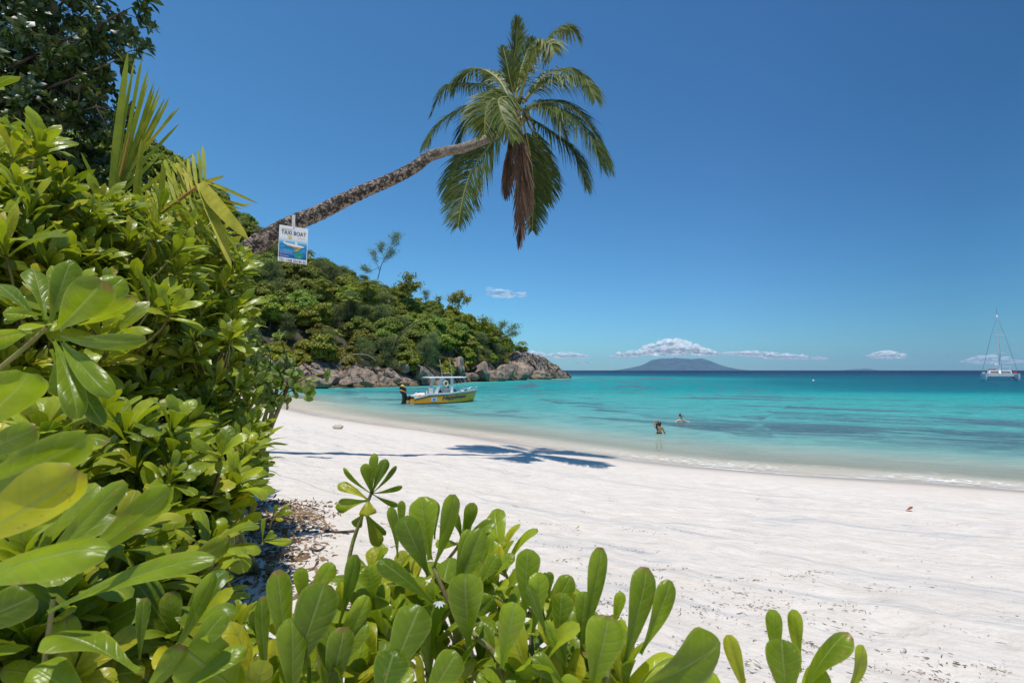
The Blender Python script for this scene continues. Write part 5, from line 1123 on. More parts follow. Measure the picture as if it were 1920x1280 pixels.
def wall(name, label, ells, L, dens, seed, mat=None, base=.5, T=6, S=3, layers=(1.0, .8), W=.36, toward=.55, smat=None, nl=(9, 13), cat='shrub', root=None, old=.05, up=.75):
    """big shrub: rosettes over overlapping mounds with stems running down to the ground"""
    r = np.random.default_rng(seed); Ec = np.array([at(e[0], e[1], e[2]) for e in ells]); Er = np.array([e[3:6] for e in ells]); tips = []; axes = []; st = []
    g0 = Ec.mean(0) if root is None else np.array([root[0], root[1], 0.]); g0 = np.array([g0[0], g0[1], gz(g0[0], g0[1])-.05])
    for k in range(len(ells)):
        area = 4*math.pi*((Er[k]**1.6).mean())**(2/1.6)
        for ly in layers:
            n = int(area*dens*ly*ly); d = unit(r.normal(0, 1, (n, 3))); P = Ec[k]+d*Er[k]*ly*(1+r.normal(0, .06, n))[:, None]
            if ly == 1.0: P = P+d*.34*(np.array([noise.noise(Vector(p*3.1)) for p in P]))[:, None]
            ok = np.ones(n, bool)
            for j in range(len(ells)):
                if j != k: ok &= (((P-Ec[j])/Er[j])**2).sum(1) > .8*ly*ly
            if ly == 1.0: P = P+unit(d+[0, 0, .6])*(r.random(n)**4*.30)[:, None]
            ok &= ~((d[:, 1] > .55) & (r.random(n) < .6)) & ~((d[:, 2] < -.6) & (r.random(n) < .7))
            ok &= inside_edge(P, name); P = P[ok]; d = d[ok]; tips.append(P); axes.append(unit(d*[1, 1, .7]+np.array([0, -toward*.35, up])+r.normal(0, .28, P.shape)))
        hub = Ec[k]-np.array([0, 0, Er[k][2]*.55]); st.append(tube(spline([g0+r.normal(0, .08, 3)*[1, 1, 0], (g0+hub)/2+r.normal(0, .1, 3), hub], 8), np.linspace(.035, .018, 8), 6))
        for i in range(0, len(P), 1 if len(P) < 260 else 2):
            a = tips[-len(layers)]; 
        for arr, axx in zip(tips[-len(layers):], axes[-len(layers):]):
            for p, q in zip(arr, axx):
                if r.random() < .75: m_ = p-q*L*1.6+(hub-p)*.15; st.append(tube(np.array([p-q*L*.02, p-q*L*.7, m_, m_+(hub-m_)*.5]), [.0055, .006, .008, .011], 4))
    tips = np.concatenate(tips); axes = np.concatenate(axes)
    keep = tips[:, 1] > .35; tips = tips[keep]; axes = axes[keep]
    fo = rosettes(tips, axes, L, r, nl, T, S, W, base=base, old=old)
    print(name, len(tips), len(fo[1]))
    return plant(name, label, cat, g0, fo, st, mat or m_naum, smat)
GS = 'broad-leaved shrubs along the edge of the beach'
wall('leafy_shrub', 'tall light green shrub filling the far left side, below the dark tree', [(-30, 385, 3.0, .40, .5, .34), (65, 445, 3.1, .32, .45, .27), (130, 500, 3.3, .28, .4, .22), (40, 500, 2.9, .5, .5, .40), (40, 640, 2.7, .5, .45, .45)], .20, 38, 21, root=(-3.0, 3.5), T=8, S=5, W=.27, up=1.05)
wall('leafy_shrub', 'wide light green shrub in the middle of the thicket, in front of the palm trunk', [(225, 480, 3.6, .36, .5, .30), (300, 530, 3.8, .42, .5, .42), (375, 590, 4.1, .34, .45, .46), (400, 510, 4.8, .30, .4, .30), (345, 450, 4.6, .28, .4, .20), (180, 570, 3.2, .42, .5, .38)], .17, 52, 22, root=(-2.7, 4.3), W=.26, up=1.0)
wall('leafy_shrub', 'shrub with upright leaf whorls at the beach edge under the wide shrub', [(420, 720, 3.9, .34, .4, .30), (470, 800, 3.8, .20, .35, .24), (360, 680, 3.6, .38, .4, .3), (440, 860, 3.6, .22, .3, .20)], .155, 60, 23, root=(-2.0, 3.9), up=1.2, W=.26)
wall('leafy_shrub', 'shaded lower part of the thicket, dark gaps between its leaves', [(260, 740, 3.5, .45, .45, .32), (130, 760, 3.0, .40, .45, .35), (330, 850, 3.3, .38, .4, .3), (200, 880, 2.9, .40, .4, .28), (400, 940, 3.1, .22, .3, .17)], .155, 44, 24, root=(-2.0, 3.3), base=.38, W=.27)  # lower base paints the shade under the thicket into the leaf colour
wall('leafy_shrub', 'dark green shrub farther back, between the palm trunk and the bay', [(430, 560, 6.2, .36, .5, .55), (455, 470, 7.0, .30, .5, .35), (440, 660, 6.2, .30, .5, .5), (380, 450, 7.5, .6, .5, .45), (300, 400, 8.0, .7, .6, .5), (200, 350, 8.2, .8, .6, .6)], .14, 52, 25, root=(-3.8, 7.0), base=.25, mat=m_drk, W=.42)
wall('round_leaved_shrub', 'pale round-leaved shrub reaching out in front of the bay water', [(522, 706, 5.0, .10, .12, .12), (505, 745, 5.0, .10, .12, .10), (540, 716, 5.0, .07, .1, .08), (490, 700, 5.1, .12, .14, .12)], .085, 110, 26, root=(-2.7, 5.1), mat=m_hib, W=.85, nl=(4, 7), up=.3)
wall('leafy_shrub', 'clump of upright waxy leaves on the sand edge beside the litter', [(300, 950, 2.0, .22, .3, .13), (410, 1000, 2.1, .16, .2, .12), (200, 990, 1.8, .2, .25, .14)], .14, 95, 27, root=(-1.35, 2.1), T=10, S=5, up=1.4, layers=(1.0, .7))
wall('leafy_shrub', 'low clump of leaves in the bottom left corner', [(110, 1160, 1.3, .16, .2, .10), (260, 1190, 1.4, .16, .2, .10), (30, 1240, 1.1, .14, .2, .10), (390, 1240, 1.4, .12, .2, .08)], .135, 105, 28, root=(-1.0, 1.5), T=10, S=5, up=1.2, layers=(1.0, .7))
# filler whorls low between the foreground stems
def fill(pts, L, seed, axis=(0, -.1, 1), jit=.35, **kw):
    r = np.random.default_rng(seed); P = np.array([at(*p) for p in pts]); A = np.array(axis)+r.normal(0, jit, P.shape)
    return rosettes(P, A, L, r, (7, 10), 12, 7, W=.38, **kw), [tube(np.array([p, p-unit(a)*.12, [p[0]+r.normal(0, .05), p[1]+.05, p[2]-.6]]), [.005, .006, .009], 6) for p, a in zip(P, A)]
def stem_to(pts, r0=.006, r1=.004): 
    P = spline([at(*p) for p in pts], 12); return tube(P, np.linspace(r0, r1, 12), 8)
def hplant(label, rows, seed, stems=(), fills=None, L=.13, mat=None, base=None, name='leafy_shrub', **kw):
    fo = hero(rows, seed=seed); st = [stem_to(s_) for s_ in stems]
    if fills: f2, s2 = fill(fills, L, seed+50, **kw); fo = join(fo, f2); st += s2
    b0 = at(*stems[0][0]) if base is None else base; b0 = np.array([b0[0], b0[1], gz(b0[0], b0[1])])
    return plant(name, label, 'shrub', b0, fo, st, mat or m_nau, None)
hplant('nearest whorl of large leaves high on the left with a thick orange stem', [
 (110, 615, 1.15, 190, 532, 1.05, 78, 10, .10, .55), (140, 605, 1.15, 231, 520, 1.2, 58, -20, .12, .5), (145, 608, 1.15, 249, 563, 1.1, 40, 30, .10, .6), (115, 628, 1.15, 264, 640, 1.05, 38, 35, .14, .75),
 (95, 605, 1.15, 133, 488, 1.15, 50, -25, .1, .4), (78, 590, 1.15, 6, 588, 1.1, 30, 20, .15, .95), (60, 622, 1.15, -25, 640, 1.05, 46, 30, .12, .7), (100, 640, 1.15, 146, 778, 1.05, 46, -30, .12, .55),
 (118, 642, 1.15, 204, 738, 1.05, 46, 20, .16, .45), (110, 650, 1.15, 190, 792, 1.1, 36, 0, .12, .35), (92, 655, 1.15, 118, 742, 1.15, 55, -15, .1, .5), (85, 600, 1.15, 60, 500, 1.2, 44, 10, .1, .45), (70, 600, 1.15, -10, 530, 1.2, 40, 10, .1, .6)],
 31, stems=[[(-80, 760, 1.25), (0, 690, 1.2), (60, 640, 1.16), (88, 612, 1.15)]], fills=[(40, 900, 1.2), (70, 850, 1.4), (0, 880, 1.3), (90, 1000, 1.3)])
hplant('huge blurred leaves closest to the lens at the left edge', [
 (-110, 930, .62, 160, 828, .60, 92, 15, .10, .55), (-120, 1040, .60, 142, 892, .58, 118, 35, .12, .85), (-140, 1150, .58, 190, 1024, .56, 100, -20, .14, .6), (-60, 800, .7, 52, 706, .66, 105, 10, .1, .55),
 (-90, 1180, .62, 60, 1120, .62, 80, 20, .1, .45), (-60, 860, .75, 62, 806, .72, 55, -20, .1, .6), (60, 1090, .85, 228, 905, .85, 48, -10, .08, .5), (-60, 930, .8, 110, 960, .8, 70, 20, .1, .35)],
 32, stems=[[(-160, 1280, .7), (-130, 1150, .64), (-110, 1040, .62)]], base=(-.7, .75, 0))
hplant('long glossy leaves pointing right over the bottom left corner', [
 (115, 1075, .95, 315, 922, .92, 62, 15, .07, .5), (90, 1150, .9, 392, 1042, .88, 56, -15, .09, .55), (255, 1262, .85, 90, 1186, .84, 95, 25, .12, .7), (320, 1235, 1.0, 402, 1078, 1.0, 38, 10, .06, .5), (335, 1260, .95, 420, 1150, .95, 52, -10, .08, .45),
 (262, 1235, 1.0, 270, 1122, 1.0, 26, 0, .05, .35), (260, 1310, .9, 342, 1212, .9, 46, 10, .08, .5), (480, 1310, 1.0, 436, 1164, 1.0, 54, 10, .08, .92), (310, 1075, 1.1, 428, 1012, 1.1, 46, 30, .14, .6), (150, 1180, 1.0, 40, 1060, 1.0, 50, 0, .1, .4), (180, 1330, .85, 60, 1250, .85, 80, 20, .1, .45), (330, 1310, .9, 460, 1210, .95, 44, -25, .1, .5)],
 33, stems=[[(60, 1500, 1.0), (80, 1280, .95), (100, 1120, .93)]], fills=[(200, 1250, 1.1), (140, 1120, 1.15), (330, 1200, 1.2), (420, 1250, 1.2), (60, 1200, 1.0), (260, 1050, 1.5), (330, 1090, 1.5), (390, 1130, 1.5), (200, 1080, 1.4), (300, 980, 1.7), (240, 1150, 1.2), (440, 1190, 1.4), (380, 1220, 1.2)])
hplant('group of tall paddle leaves rising left of centre at the bottom edge', [
 (540, 1260, 1.0, 520, 1070, 1.0, 50, 0, .06, .45), (570, 1150, 1.1, 563, 1064, 1.1, 30, 0, .05, .5), (575, 1140, 1.1, 622, 1056, 1.1, 40, -25, .1, .55), (545, 1280, .98, 607, 1098, .96, 84, 0, .08, .4), (635, 1170, 1.05, 668, 1041, 1.05, 34, 20, .06, .5), (548, 1330, .95, 547, 1160, .95, 60, 0, .05, .45),
 (610, 1230, 1.0, 690, 1120, 1.0, 44, 25, .12, .7), (625, 1270, 1.0, 684, 1168, 1.0, 46, -20, .1, .5), (610, 1330, .95, 645, 1178, .95, 56, 5, .07, .35), (500, 1290, 1.05, 490, 1120, 1.05, 30, 0, .05, .5)],
 34, stems=[[(560, 1560, 1.1), (555, 1420, 1.02), (560, 1290, 1.0)]], fills=[(600, 1290, 1.1), (520, 1300, 1.1), (670, 1260, 1.15), (640, 1330, 1.0), (560, 1220, 1.3), (640, 1190, 1.35), (500, 1240, 1.2), (700, 1150, 1.35), (590, 1330, .95), (480, 1320, 1.0)])
ro_mid = hplant('tallest group of paddle leaves at bottom centre with a white flower', [
 (808, 1048, 1.05, 790, 932, 1.05, 64, 0, .05, .5), (812, 1062, 1.05, 853, 929, 1.03, 46, 15, .06, .6), (804, 1078, 1.05, 756, 971, 1.02, 54, -10, .06, .5), (745, 1045, 1.15, 735, 950, 1.15, 26, 0, .04, .5), (756, 1005, 1.2, 752, 939, 1.2, 18, 0, .04, .55), (815, 1010, 1.15, 816, 940, 1.15, 20, 0, .04, .4), (812, 1132, 1.05, 712, 1050, 1.0, 40, 25, .1, .45),
 (842, 1132, 1.03, 903, 994, 1.02, 48, 15, .06, .5), (850, 1120, 1.1, 880, 994, 1.1, 34, 0, .05, .4), (881, 1208, .98, 872, 1078, .96, 76, 0, .05, .4), (905, 1085, 1.2, 921, 1001, 1.2, 18, 0, .04, .55), (915, 1092, 1.15, 962, 1038, 1.15, 28, -10, .08, .6), (900, 1095, 1.15, 932, 1040, 1.15, 40, 10, .06, .5),
 (718, 1300, .92, 787, 1136, .95, 80, -5, .06, .5), (708, 1330, .9, 739, 1220, .92, 78, 0, .05, .3), (792, 1330, .92, 856, 1224, .92, 62, 20, .1, .65), (700, 1120, 1.2, 690, 1060, 1.2, 60, 10, .05, .8), (880, 1160, 1.1, 925, 1120, 1.1, 40, 0, .05, .5)],
 35, stems=[[(960, 1420, 1.05), (940, 1250, 1.0), (890, 1190, 1.0), (845, 1135, 1.03), (812, 1060, 1.05)], [(840, 1330, 1.05), (850, 1220, 1.1), (862, 1120, 1.15)]], fills=[(870, 1010, 1.5), (905, 1030, 1.5), (770, 1160, 1.25), (720, 1200, 1.2), (800, 1250, 1.1), (660, 1180, 1.3), (770, 1090, 1.35), (940, 1060, 1.5), (840, 1290, 1.1), (700, 1260, 1.05), (760, 1220, 1.15), (820, 1180, 1.2), (880, 1130, 1.3), (930, 1120, 1.3), (900, 1250, 1.1), (740, 1130, 1.35), (800, 1310, 1.0), (860, 1200, 1.2), (700, 1080, 1.5), (950, 1150, 1.25)], L=.12)
hplant('paddle leaves and green berries at bottom centre, right of the tallest group', [
 (985, 1152, 1.05, 990, 1030, 1.05, 54, 0, .05, .5), (998, 1185, 1.0, 1013, 1074, 1.0, 48, 10, .06, .75), (941, 1252, .95, 965, 1131, .95, 56, 5, .05, .6), (1025, 1190, .98, 990, 1098, .98, 26, 20, .06, .25), (1048, 1205, 1.05, 1054, 1112, 1.05, 50, -10, .05, .45), (1020, 1170, 1.1, 1070, 1080, 1.1, 42, 15, .08, .5), (1030, 1120, 1.2, 1030, 1072, 1.2, 20, 0, .05, .5), (1065, 1260, .98, 1022, 1165, .98, 24, -10, .06, .6),
 (930, 1240, 1.0, 902, 1165, 1.02, 40, 0, .1, .4), (1060, 1290, .95, 1000, 1230, .95, 40, 10, .1, .45), (960, 1330, .95, 900, 1260, .95, 50, 0, .08, .5), (1020, 1330, .95, 950, 1275, .95, 46, 0, .08, .55)],
 36, stems=[[(1010, 1420, 1.0), (1005, 1300, 1.0), (995, 1190, 1.02)]], fills=[(960, 1200, 1.15), (1050, 1240, 1.15), (1090, 1290, 1.1), (1000, 1290, 1.0), (1000, 1150, 1.3), (1040, 1180, 1.25), (940, 1300, 1.0), (1060, 1310, 1.0), (980, 1240, 1.1)], L=.115)
hplant('spreading paddle leaves at bottom centre-right standing against the sand', [
 (1092, 1206, 1.02, 1129, 1029, 1.0, 42, 10, .04, .5), (1085, 1215, 1.05, 1098, 1110, 1.05, 40, 0, .05, .65), (1110, 1295, .95, 1141, 1157, .94, 80, -5, .05, .4), (1168, 1246, .98, 1214, 1066, .97, 58, 10, .06, .5), (1200, 1224, .98, 1258, 1090, .97, 44, 30, .08, .7), (1150, 1180, 1.1, 1165, 1110, 1.1, 24, 0, .05, .55), (1060, 1260, 1.0, 1040, 1180, 1.0, 40, 0, .08, .55), (1130, 1310, .95, 1050, 1280, .95, 46, 0, .08, .6)],
 37, stems=[[(1130, 1450, 1.0), (1130, 1320, .98), (1145, 1240, .98)]], fills=[(1100, 1260, 1.1), (1150, 1310, 1.05), (1080, 1230, 1.2), (1130, 1230, 1.2), (1170, 1290, 1.0)], L=.115)
hplant('single big dark leaf and a bright one lying low at the bottom edge', [
 (1165, 1300, .88, 1352, 1206, .86, 105, 20, .10, .25), (1405, 1310, .9, 1366, 1192, .9, 34, -25, .06, .8), (1290, 1330, .9, 1340, 1262, .9, 60, 10, .1, .6), (1230, 1340, .9, 1300, 1300, .9, 60, 0, .1, .4)],
 38, stems=[[(1230, 1480, .95), (1220, 1380, .9), (1190, 1310, .88)]])
hplant('separate group of pointed paddle leaves at the bottom, rightmost of the row', [
 (1456, 1258, .98, 1450, 1144, .98, 32, 0, .04, .6), (1502, 1258, .98, 1488, 1144, .98, 30, 0, .04, .5), (1478, 1330, .93, 1466, 1200, .93, 68, 0, .05, .5), (1502, 1310, .95, 1588, 1184, .93, 56, -20, .12, .55), (1572, 1320, .93, 1622, 1212, .93, 40, 25, .08, .75), (1500, 1340, .95, 1540, 1250, .95, 50, 0, .08, .6)],
 39, stems=[[(1510, 1480, 1.0), (1500, 1380, .96), (1495, 1300, .95)]], fills=[(1500, 1330, 1.0)], L=.09)
hplant('thin lone sprig with small and yellowing leaves standing up before the sand', [
 (697, 923.95, 1.4, 701, 850, 1.4, 20, 0, .05, .6), (696.55, 923.95, 1.4, 683, 870, 1.38, 24, 0, .05, .5), (697.45, 923.95, 1.4, 724, 861, 1.4, 24, 10, .08, .55), (698.35, 923.95, 1.4, 744, 875, 1.4, 13, 30, .05, .5), (696.25, 924.55, 1.4, 642, 879, 1.4, 14, -20, .08, .55), (697.9, 924.7, 1.4, 754, 913, 1.4, 12, 20, .1, .7), (698.2, 925.75, 1.4, 746, 950, 1.42, 13, 20, .08, .4),
 (690.55, 937.1, 1.4, 634, 906, 1.4, 24, 0, .1, .9), (689.65, 938, 1.4, 628, 950, 1.4, 30, 0, .06, .85), (691.3, 937.1, 1.4, 688, 966, 1.37, 38, 10, .05, .98), (684.6, 960.75, 1.4, 712, 1024, 1.4, 28, -10, .05, .8), (685.5, 960, 1.4, 722, 1005, 1.42, 16, 20, .05, .4), (683.7, 959.25, 1.4, 665, 988, 1.4, 24, 0, .05, .8), (697.3, 923.5, 1.4, 714, 868, 1.42, 12, 20, .05, .4)],
 40, stems=[[(640, 1180, 1.38), (654, 1050, 1.4), (672, 985, 1.4), (690, 940, 1.4), (697, 922, 1.4)]])
# white half-flower and green berries
fb = Bag(); c = at(824, 1126, 1.0)
for k in range(5):
    a = R(200+k*35); d = np.array([math.cos(a), -.3, math.sin(a)]); sdv = np.array([-math.sin(a), 0, math.cos(a)])
    fb.add([c, c+d*.008+sdv*.0022, c+d*.013, c+d*.008-sdv*.0022], [(0, 1, 2, 3)])
fp = part('flower', ro_mid, fb.V(), fb.f, plain('white_petal', (.78, .77, .76), .6, .3, var=.02), label='small white half-flower', smooth=False)
mb = plain('green_berry', (.28, .34, .10), .35, .5); bb = Bag(); rb = np.random.default_rng(3)
for k in range(26): bb.add(*ball(at(1040+rb.normal(0, 16), 1222+rb.normal(0, 14), 1.02+rb.normal(0, .015)), rb.uniform(.0035, .0055), 7, 5))
solo('berry_cluster', bb.V(), bb.f, mb, 'cluster of small pale green berries among the bottom centre leaves', 'berries', kind='stuff')

# ------------------------------------------------------------------ young coconut palm in the thicket
BP = (np.array([0, .1, .4, .8, .95, 1]), np.array([.45, .7, 1, .75, .35, .03]))
YP = 3.75
m_seed = leaf_mat('young_palm_leaf', (.20, .27, .025), (.38, .41, .04), (1, 1, .5), young=(.58, .50, .06), rough=.6, tw=.4, vein=False, spec=.25)
fr1 = [(205, 390, 0, 240, 96, 0, 15, 0, .02, .35), (208, 385, 0, 268, 100, .0, 10, 30, .02, .4), (215, 370, 0, 278, 128, .1, 8, 20, .02, .5), (220, 365, 0, 289, 152, .1, 8, 20, .03, .5), (222, 360, .0, 291, 172, .15, 7, 0, .03, .55), (225, 355, 0, 302, 172, .2, 7, 0, .04, .45), (228, 350, 0, 316, 190, .2, 7, 0, .04, .5), (232, 345, 0, 336, 232, .3, 7, 0, -.03, .5), (212, 380, 0, 252, 112, .05, 12, -20, .02, .3),
 (200, 385, -.1, 152, 286, -.2, 8, 0, .0, .55), (232, 400, -.1, 210, 278, -.2, 8, 0, .02, .6), (250, 410, -.1, 266, 258, -.2, 11, 0, .02, .7), (258, 412, -.1, 268, 262, -.2, 7, 10, .02, .6), (215, 375, 0, 300, 290, .2, 8, 0, .1, .7), (220, 385, 0, 330, 300, .2, 8, 10, .15, .75), (210, 400, 0, 372, 284, .3, 7, 0, -.08, .6)]
fr2 = [(300, 300+100, -.1, 308, 298, -.2, 12, 0, .02, .65), (310, 300, -.2, 322, 330, -.3, 9, 0, .2, .7), (378, 342, -.1, 466, 448, -.5, 30, 20, .16, .92), (372, 345, -.1, 434, 502, -.4, 22, -10, .14, .98), (345, 325, 0, 330, 305, .1, 10, 0, .1, .7), (365, 350, -.1, 420, 330, .1, 8, 0, .15, .7)]
for k in range(13):
    q = k/12; bx = 285+100*q**.9; by = 415-75*q; fr2.append((bx, by, 0, bx-25+20*q, by-50-18*q, .15, 8, 0, .08, .8)); fr2.append((bx, by, 0, bx+70+30*q, by+8+22*q+k, -.2, 8, 20, .22, .55+.03*k))
for k in range(16):
    q = k/15; fr2.append((270+118*q, 425-82*q, 0, 330+125*q, 455-20*q+18*(k % 3), -.25-.1*(k % 2), 7, 20, .24, .75)); fr2.append((262+110*q, 425-78*q, .05, 232+95*q, 372-75*q-10*(k % 2), .2, 6, 10, .1, .8))
for k in range(9): fr1.append((214+3*k, 380-8*k, .05, 262+9.5*k, 120+10*k+14*(k % 2), .12, 6, 10, .03, .6))
for k in range(8): fr2.append((290-k*10, 420+k*6, 0, 400-k*6, 435+k*11, -.3, 8, 20, .16, .6))
sh_ = lambda rows: [(a, b_, YP+c, d, e, YP+f, g, h, i, j) for a, b_, c, d, e, f, g, h, i, j in rows]
yb = at(255, 470, YP); yb = (yb[0], yb[1], gz(yb[0], yb[1])); yp = thing('young_palm', 'young coconut palm with one upright and one drooping yellow frond in the thicket', 'palm tree', yb)
for rows, rc in ((fr1, [(215, 470, .1), (205, 395, 0), (225, 330, 0), (243, 250, 0)]), (fr2, [(250, 470, .1), (285, 418, 0), (340, 372, 0), (385, 342, 0), (400, 345, -.1)])):
    V, Q, uv, rn = hero(sh_(rows), T=12, S=3, prof=BP, seed=9); tb = tube(spline([at(a, b_, YP+c) for a, b_, c in rc], 14), np.linspace(.022, .006, 14), 6)
    fo = part('frond', yp, V, Q, m_seed, uv=uv, attrs={'rnd': rn}); part('stalk', fo, tb[0], tb[1], plain('orange_stalk', (.40, .22, .04), .5, .4))
part('trunk', yp, *tube([yb, np.array(yb)+[0, 0, .6], at(240, 480, YP)], [.06, .05, .03], 8), m_twig)

# ------------------------------------------------------------------ dark tree above the thicket
r = np.random.default_rng(77); YT = 8.0
trb = at(-120, 560, YT); trb = np.array([trb[0], trb[1], gz(trb[0], trb[1])]); lim = []; clus = []; cax = []
ends = [(-60, 40), (20, -60), (60, 30), (90, 110), (110, -30), (150, 60), (150, 140), (60, 190), (170, 10), (205, 120), (180, 200), (120, 250), (40, 260), (200, 255), (160, 290), (225, 25), (235, 100), (100, 310), (20, 330), (-40, 200), (-60, 320), (240, 60), (130, -120), (-20, -140), (60, -200), (215, 210), (-120, -80), (190, -60)]
fork = at(-110, 200, YT); lim.append(tube(spline([trb-[0, 0, .2], (trb+fork)/2+[.1, 0, 0], fork], 12), np.linspace(.19, .12, 12), 9))
for ex, ey in ends:
    e = at(ex, ey, YT+r.uniform(-.9, 1.1)); m1_ = (fork+e)/2+[0, 0, r.uniform(-.3, .15)]; pts = spline([fork, m1_, e], 10); lim.append(tube(pts, np.linspace(.04, .010, 10), 6))
    for k in range(22):
        o_ = pts[r.integers(4, 10)]; d = unit(r.normal(0, 1, 3)*[1, 1, .75]); e2 = o_+d*r.uniform(.12, .5); lim.append(tube(np.array([o_, (o_+e2)/2+[0, 0, .03], e2]), [.010, .007, .004], 4))
        for j in range(3):
            e3 = e2+unit(r.normal(0, 1, 3))*r.uniform(.03, .17)*(j > 0); clus.append(e3); cax.append(unit(d+[0, 0, .5]+r.normal(0, .4, 3)))
            if j: lim.append(tube(np.array([e2, e3]), [.004, .003], 3))
clus = np.array(clus); cax = np.array(cax); pxc = 960+clus[:, 0]/clus[:, 1]*F
ok = pxc < 262; fo = rosettes(clus[ok], cax[ok], .155, r, (6, 10), 4, 3, W=.45, base=.4, spread=(.5, 1.5), old=.02)
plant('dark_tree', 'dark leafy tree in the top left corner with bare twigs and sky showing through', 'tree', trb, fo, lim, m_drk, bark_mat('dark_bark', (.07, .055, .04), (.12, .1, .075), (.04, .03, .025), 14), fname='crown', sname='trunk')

# ------------------------------------------------------------------ things lying on the sand
def on_sand(px, py):
    z = 1.4
    for _ in range(6): p = gnd(px, py, z); z = gz(p[0], p[1])
    return gnd(px, py, z)
r = np.random.default_rng(99)
m_lit = leaf_mat('dry_leaf', (.14, .08, .045), (.40, .27, .16), (1, .8, .6), young=(.55, .36, .14), rough=.8, tw=.1, vein=False)
P = []; 
for k in range(2200):
    px = r.normal(515, 62); py = 938+abs(r.normal(0, 1))*80; px -= (py-945)*.28
    if px > 640 or py > 1190: continue
    P.append(on_sand(px, py)+[0, 0, .006])
for k in range(150): P.append(np.array([r.uniform(-2.2, -.7), r.uniform(1.4, 4.2), 0])); P[-1][2] = gz(P[-1][0], P[-1][1])+.006
P = np.array(P); n = len(P); th = r.random(n)*6.28; L_ = r.uniform(.025, .095, n)
V, Q, uv = leaves_np(P, np.stack([np.cos(th), np.sin(th), r.normal(.12, .15, n)], -1), r.random(n)*6.28, np.full(n, .1), L_, L_*r.uniform(.25, .5, n), r.normal(.4, .5, n), r.normal(.5, .4, n), np.zeros(n), 5, 3, .2)
o = link('leaf_litter', raw_mesh('leaf_litter', V, Q, uv=uv, attrs={'rnd': np.repeat(np.clip(r.normal(.5, .3, n), 0, 1), 15)}, mat=m_lit)); tag(o, 'brown dry leaves scattered on the sand at the foot of the shrubs', kind='stuff')
# drift bits: weed, twigs and shell crumbs in loose lines
clu = []
for k in range(420):
    px = r.uniform(520, 1950); py = r.uniform(905, 1300)
    if py < 925+(px-1000)*.06: continue
    w_ = math.exp(-((py-(960+(px-900)*.42))/95)**2)+math.exp(-((py-(1090+(px-1100)*.42))/60)**2)*.8+.12
    if r.random() < w_: clu.append((px, py))
bits = Bag(); rnb = []
VV = []; QQ = []; n0 = 0; RR = []
for px, py in clu:
    c = on_sand(px, py); d0 = math.atan2(-.42, 1)+r.normal(0, .35); m_ = r.integers(3, 22); sp_ = r.uniform(.05, .28)
    for k in range(m_):
        a = r.normal(0, sp_); b_ = r.normal(0, sp_*.22); x = c[0]+math.cos(d0)*a-math.sin(d0)*b_; y = c[1]+math.sin(d0)*a+math.cos(d0)*b_; z = gz(x, y) if k % 4 == 0 else z
        ln = r.uniform(.007, .030)*(1 if r.random() < .93 else 2.6); dd = d0+r.normal(0, .8); kk = r.normal(0, .5)
        pts = np.array([[x+math.cos(dd+kk*q)*ln*q, y+math.sin(dd+kk*q)*ln*q, z+.005+r.uniform(0, .004)] for q in (0, .5, 1)]); v, q_ = tube(pts, np.array([.6, 1, .5])*r.uniform(.0012, .0034), 4); VV.append(v); QQ.append(q_+n0); n0 += len(v); RR.append(np.full(len(v), r.random()**.6))
m_bit = leaf_mat('drift_bit', (.07, .055, .04), (.30, .22, .14), (1, .8, .6), young=(.45, .38, .28), rough=.9, tw=.05, vein=False)
o = link('drift_debris', raw_mesh('drift_debris', np.concatenate(VV), np.concatenate(QQ), attrs={'rnd': np.concatenate(RR)}, mat=m_bit)); tag(o, 'fine weed, twig and shell bits in broken lines across the sand', kind='stuff')
def one_leaf(px, py, L, W, col, label, th=0.3, lift=.01, cat='leaf', bend=.5):
    p = on_sand(px, py)+[0, 0, lift]; V, Q, uv = leaves_np(np.array([p]), np.array([[math.cos(th), math.sin(th), .12]]), np.array([1.57]), np.array([0.]), np.array([L]), np.array([W]), np.array([bend]), np.array([.3]), np.array([0.]), 8, 5)
    return solo('fallen_leaf', V, Q, plain('leaf_'+label[:6], col, .6, .3, var=.3, nscale=40), label, cat, uv=uv)
one_leaf(1078, 992, .075, .028, (.22, .32, .05), 'small green leaf scrap lying alone on the middle of the sand', .5)
one_leaf(1698, 958, .16, .07, (.32, .09, .03), 'small red-brown dry leaf lying alone near the wet sand on the right', .2, .02)
one_leaf(482, 1108, .05, .022, (.62, .24, .07), 'orange fallen leaf on the sand beside the litter', .1)
one_leaf(398, 1116, .07, .04, (.55, .45, .06), 'yellow fallen leaf at the tip of the low left leaves', .3)
one_leaf(553, 945, .06, .04, (.55, .22, .10), 'rusty curled leaf on the clean sand above the dry frond', .8, .01)
one_leaf(508, 938, .10, .05, (.22, .10, .05), 'brown curled leaf standing under the shrub tips', .9, .02, bend=1.2)
one_leaf(1415, 938, .10, .03, (.30, .28, .10), 'olive strip of leaf on the pale sand below the swimmers', .1)
p = on_sand(633, 803.5); V, Q = ball(p+[0, 0, .07], .17, 14, 10, (1.5, 1, .55)); V += np.array([noise.noise(Vector(v)*7) for v in V])[:, None]*.07
solo('driftwood_chunk', V, Q, bark_mat('pale_wood', (.5, .4, .3), (.38, .29, .2), (.6, .52, .42), 8), 'pale chunk of driftwood on the damp sand near the water at left', 'driftwood')
p = on_sand(697, 948); V, Q = ball(on_sand(610, 949)+[0, 0, .008], .018, 8, 6, (1.3, 1, .6)); solo('pebble', V, Q, plain('pebble_grey', (.10, .10, .11), .7, .3), 'small dark grey pebble on the clean sand left of the lone sprig', 'pebble')
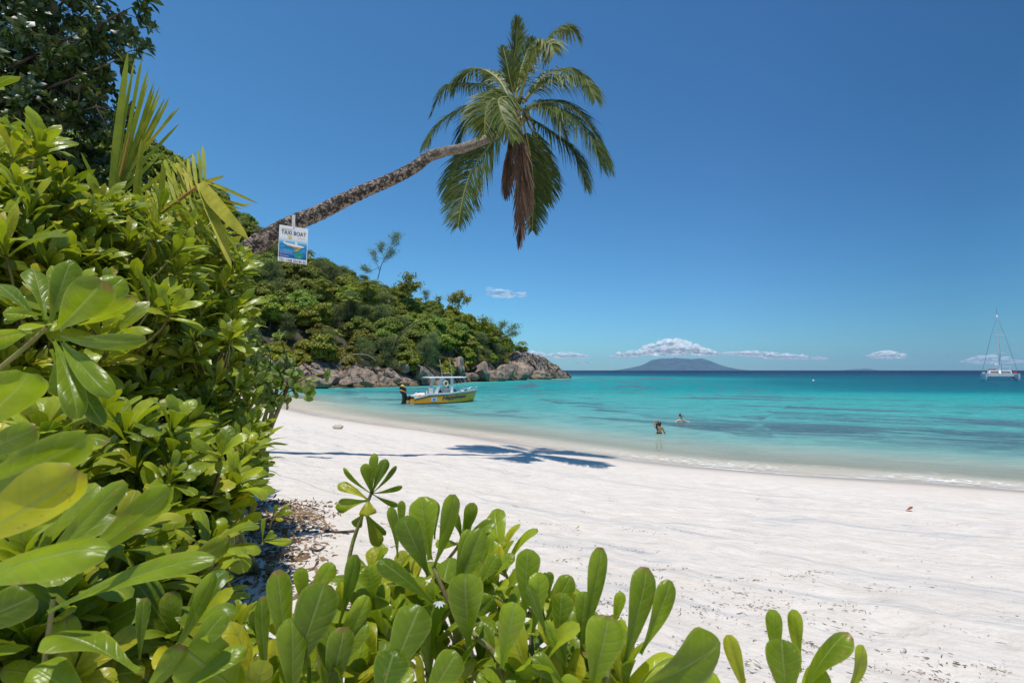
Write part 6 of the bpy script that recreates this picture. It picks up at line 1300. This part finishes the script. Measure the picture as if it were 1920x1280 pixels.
tw = spline([on_sand(a, b_)+[0, 0, .012] for a, b_ in ((600, 992), (620, 998), (640, 999), (664, 997))], 14); solo('twig', *tube(tw, np.linspace(.010, .014, 14), 6), m_twig, 'pale root-like twig lying toward the lone sprig', 'twig')
tw = spline([on_sand(a, b_)+[0, 0, .012] for a, b_ in ((582, 1030), (596, 1034), (610, 1026))], 10); solo('twig', *tube(tw, np.linspace(.012, .006, 10), 6), m_twig, 'short curved twig on the sand below the dry frond', 'twig')
# dry frond: stringy leaflets fanned on the sand
dl = []; b0 = on_sand(470, 985)+[0, 0, .02]; tipb = on_sand(590, 970)+[0, 0, .04]; mainp = spline([b0, (b0+tipb)/2+[0, 0, .05], tipb, on_sand(625, 996)+[0, 0, .01]], 16); dl.append(tube(mainp, np.linspace(.012, .004, 16), 6))
for k in range(44):
    a = mainp[r.integers(0, 12)]; e = on_sand(r.uniform(500, 622), r.uniform(958, 1000))+[0, 0, .008]; m_ = (a+e)/2+[0, 0, r.uniform(.0, .07)]; dl.append(tube(spline([a, m_, e], 8), np.linspace(.0045, .0015, 8), 4))
solo('dry_frond', *cat_quads(dl), plain('dry_frond_straw', (.36, .23, .12), .8, .2, var=.4, nscale=20), 'stringy dry orange-brown palm frond fallen on the sand by the shrubs', 'palm frond')
# small seedlings on the sand edge
hplant('tiny green seedling growing beside the dry frond', [(492, 1012, 2.9, 494, 972, 2.9, 9, 0, .05, .6), (495, 1012, 2.9, 512, 995, 2.9, 10, 10, .1, .6), (497, 1014, 2.9, 545, 1016, 2.85, 16, 20, .15, .9), (494, 1012, 2.9, 520, 1003, 2.95, 9, 0, .1, .7)], 45, stems=[[(492, 1020, 2.9), (493, 1014, 2.9)]], name='seedling')
hplant('small leafy shoot at the tip of the shrubs above the dry frond', [(512, 970, 3.4, 540, 948, 3.4, 9, 10, .1, .6), (512, 970, 3.4, 548, 958, 3.4, 9, 10, .1, .8), (510, 970, 3.4, 520, 945, 3.4, 8, 0, .1, .5), (512, 972, 3.4, 530, 975, 3.35, 8, 0, .1, .6)], 46, stems=[[(505, 990, 3.4), (511, 971, 3.4)]], name='seedling')
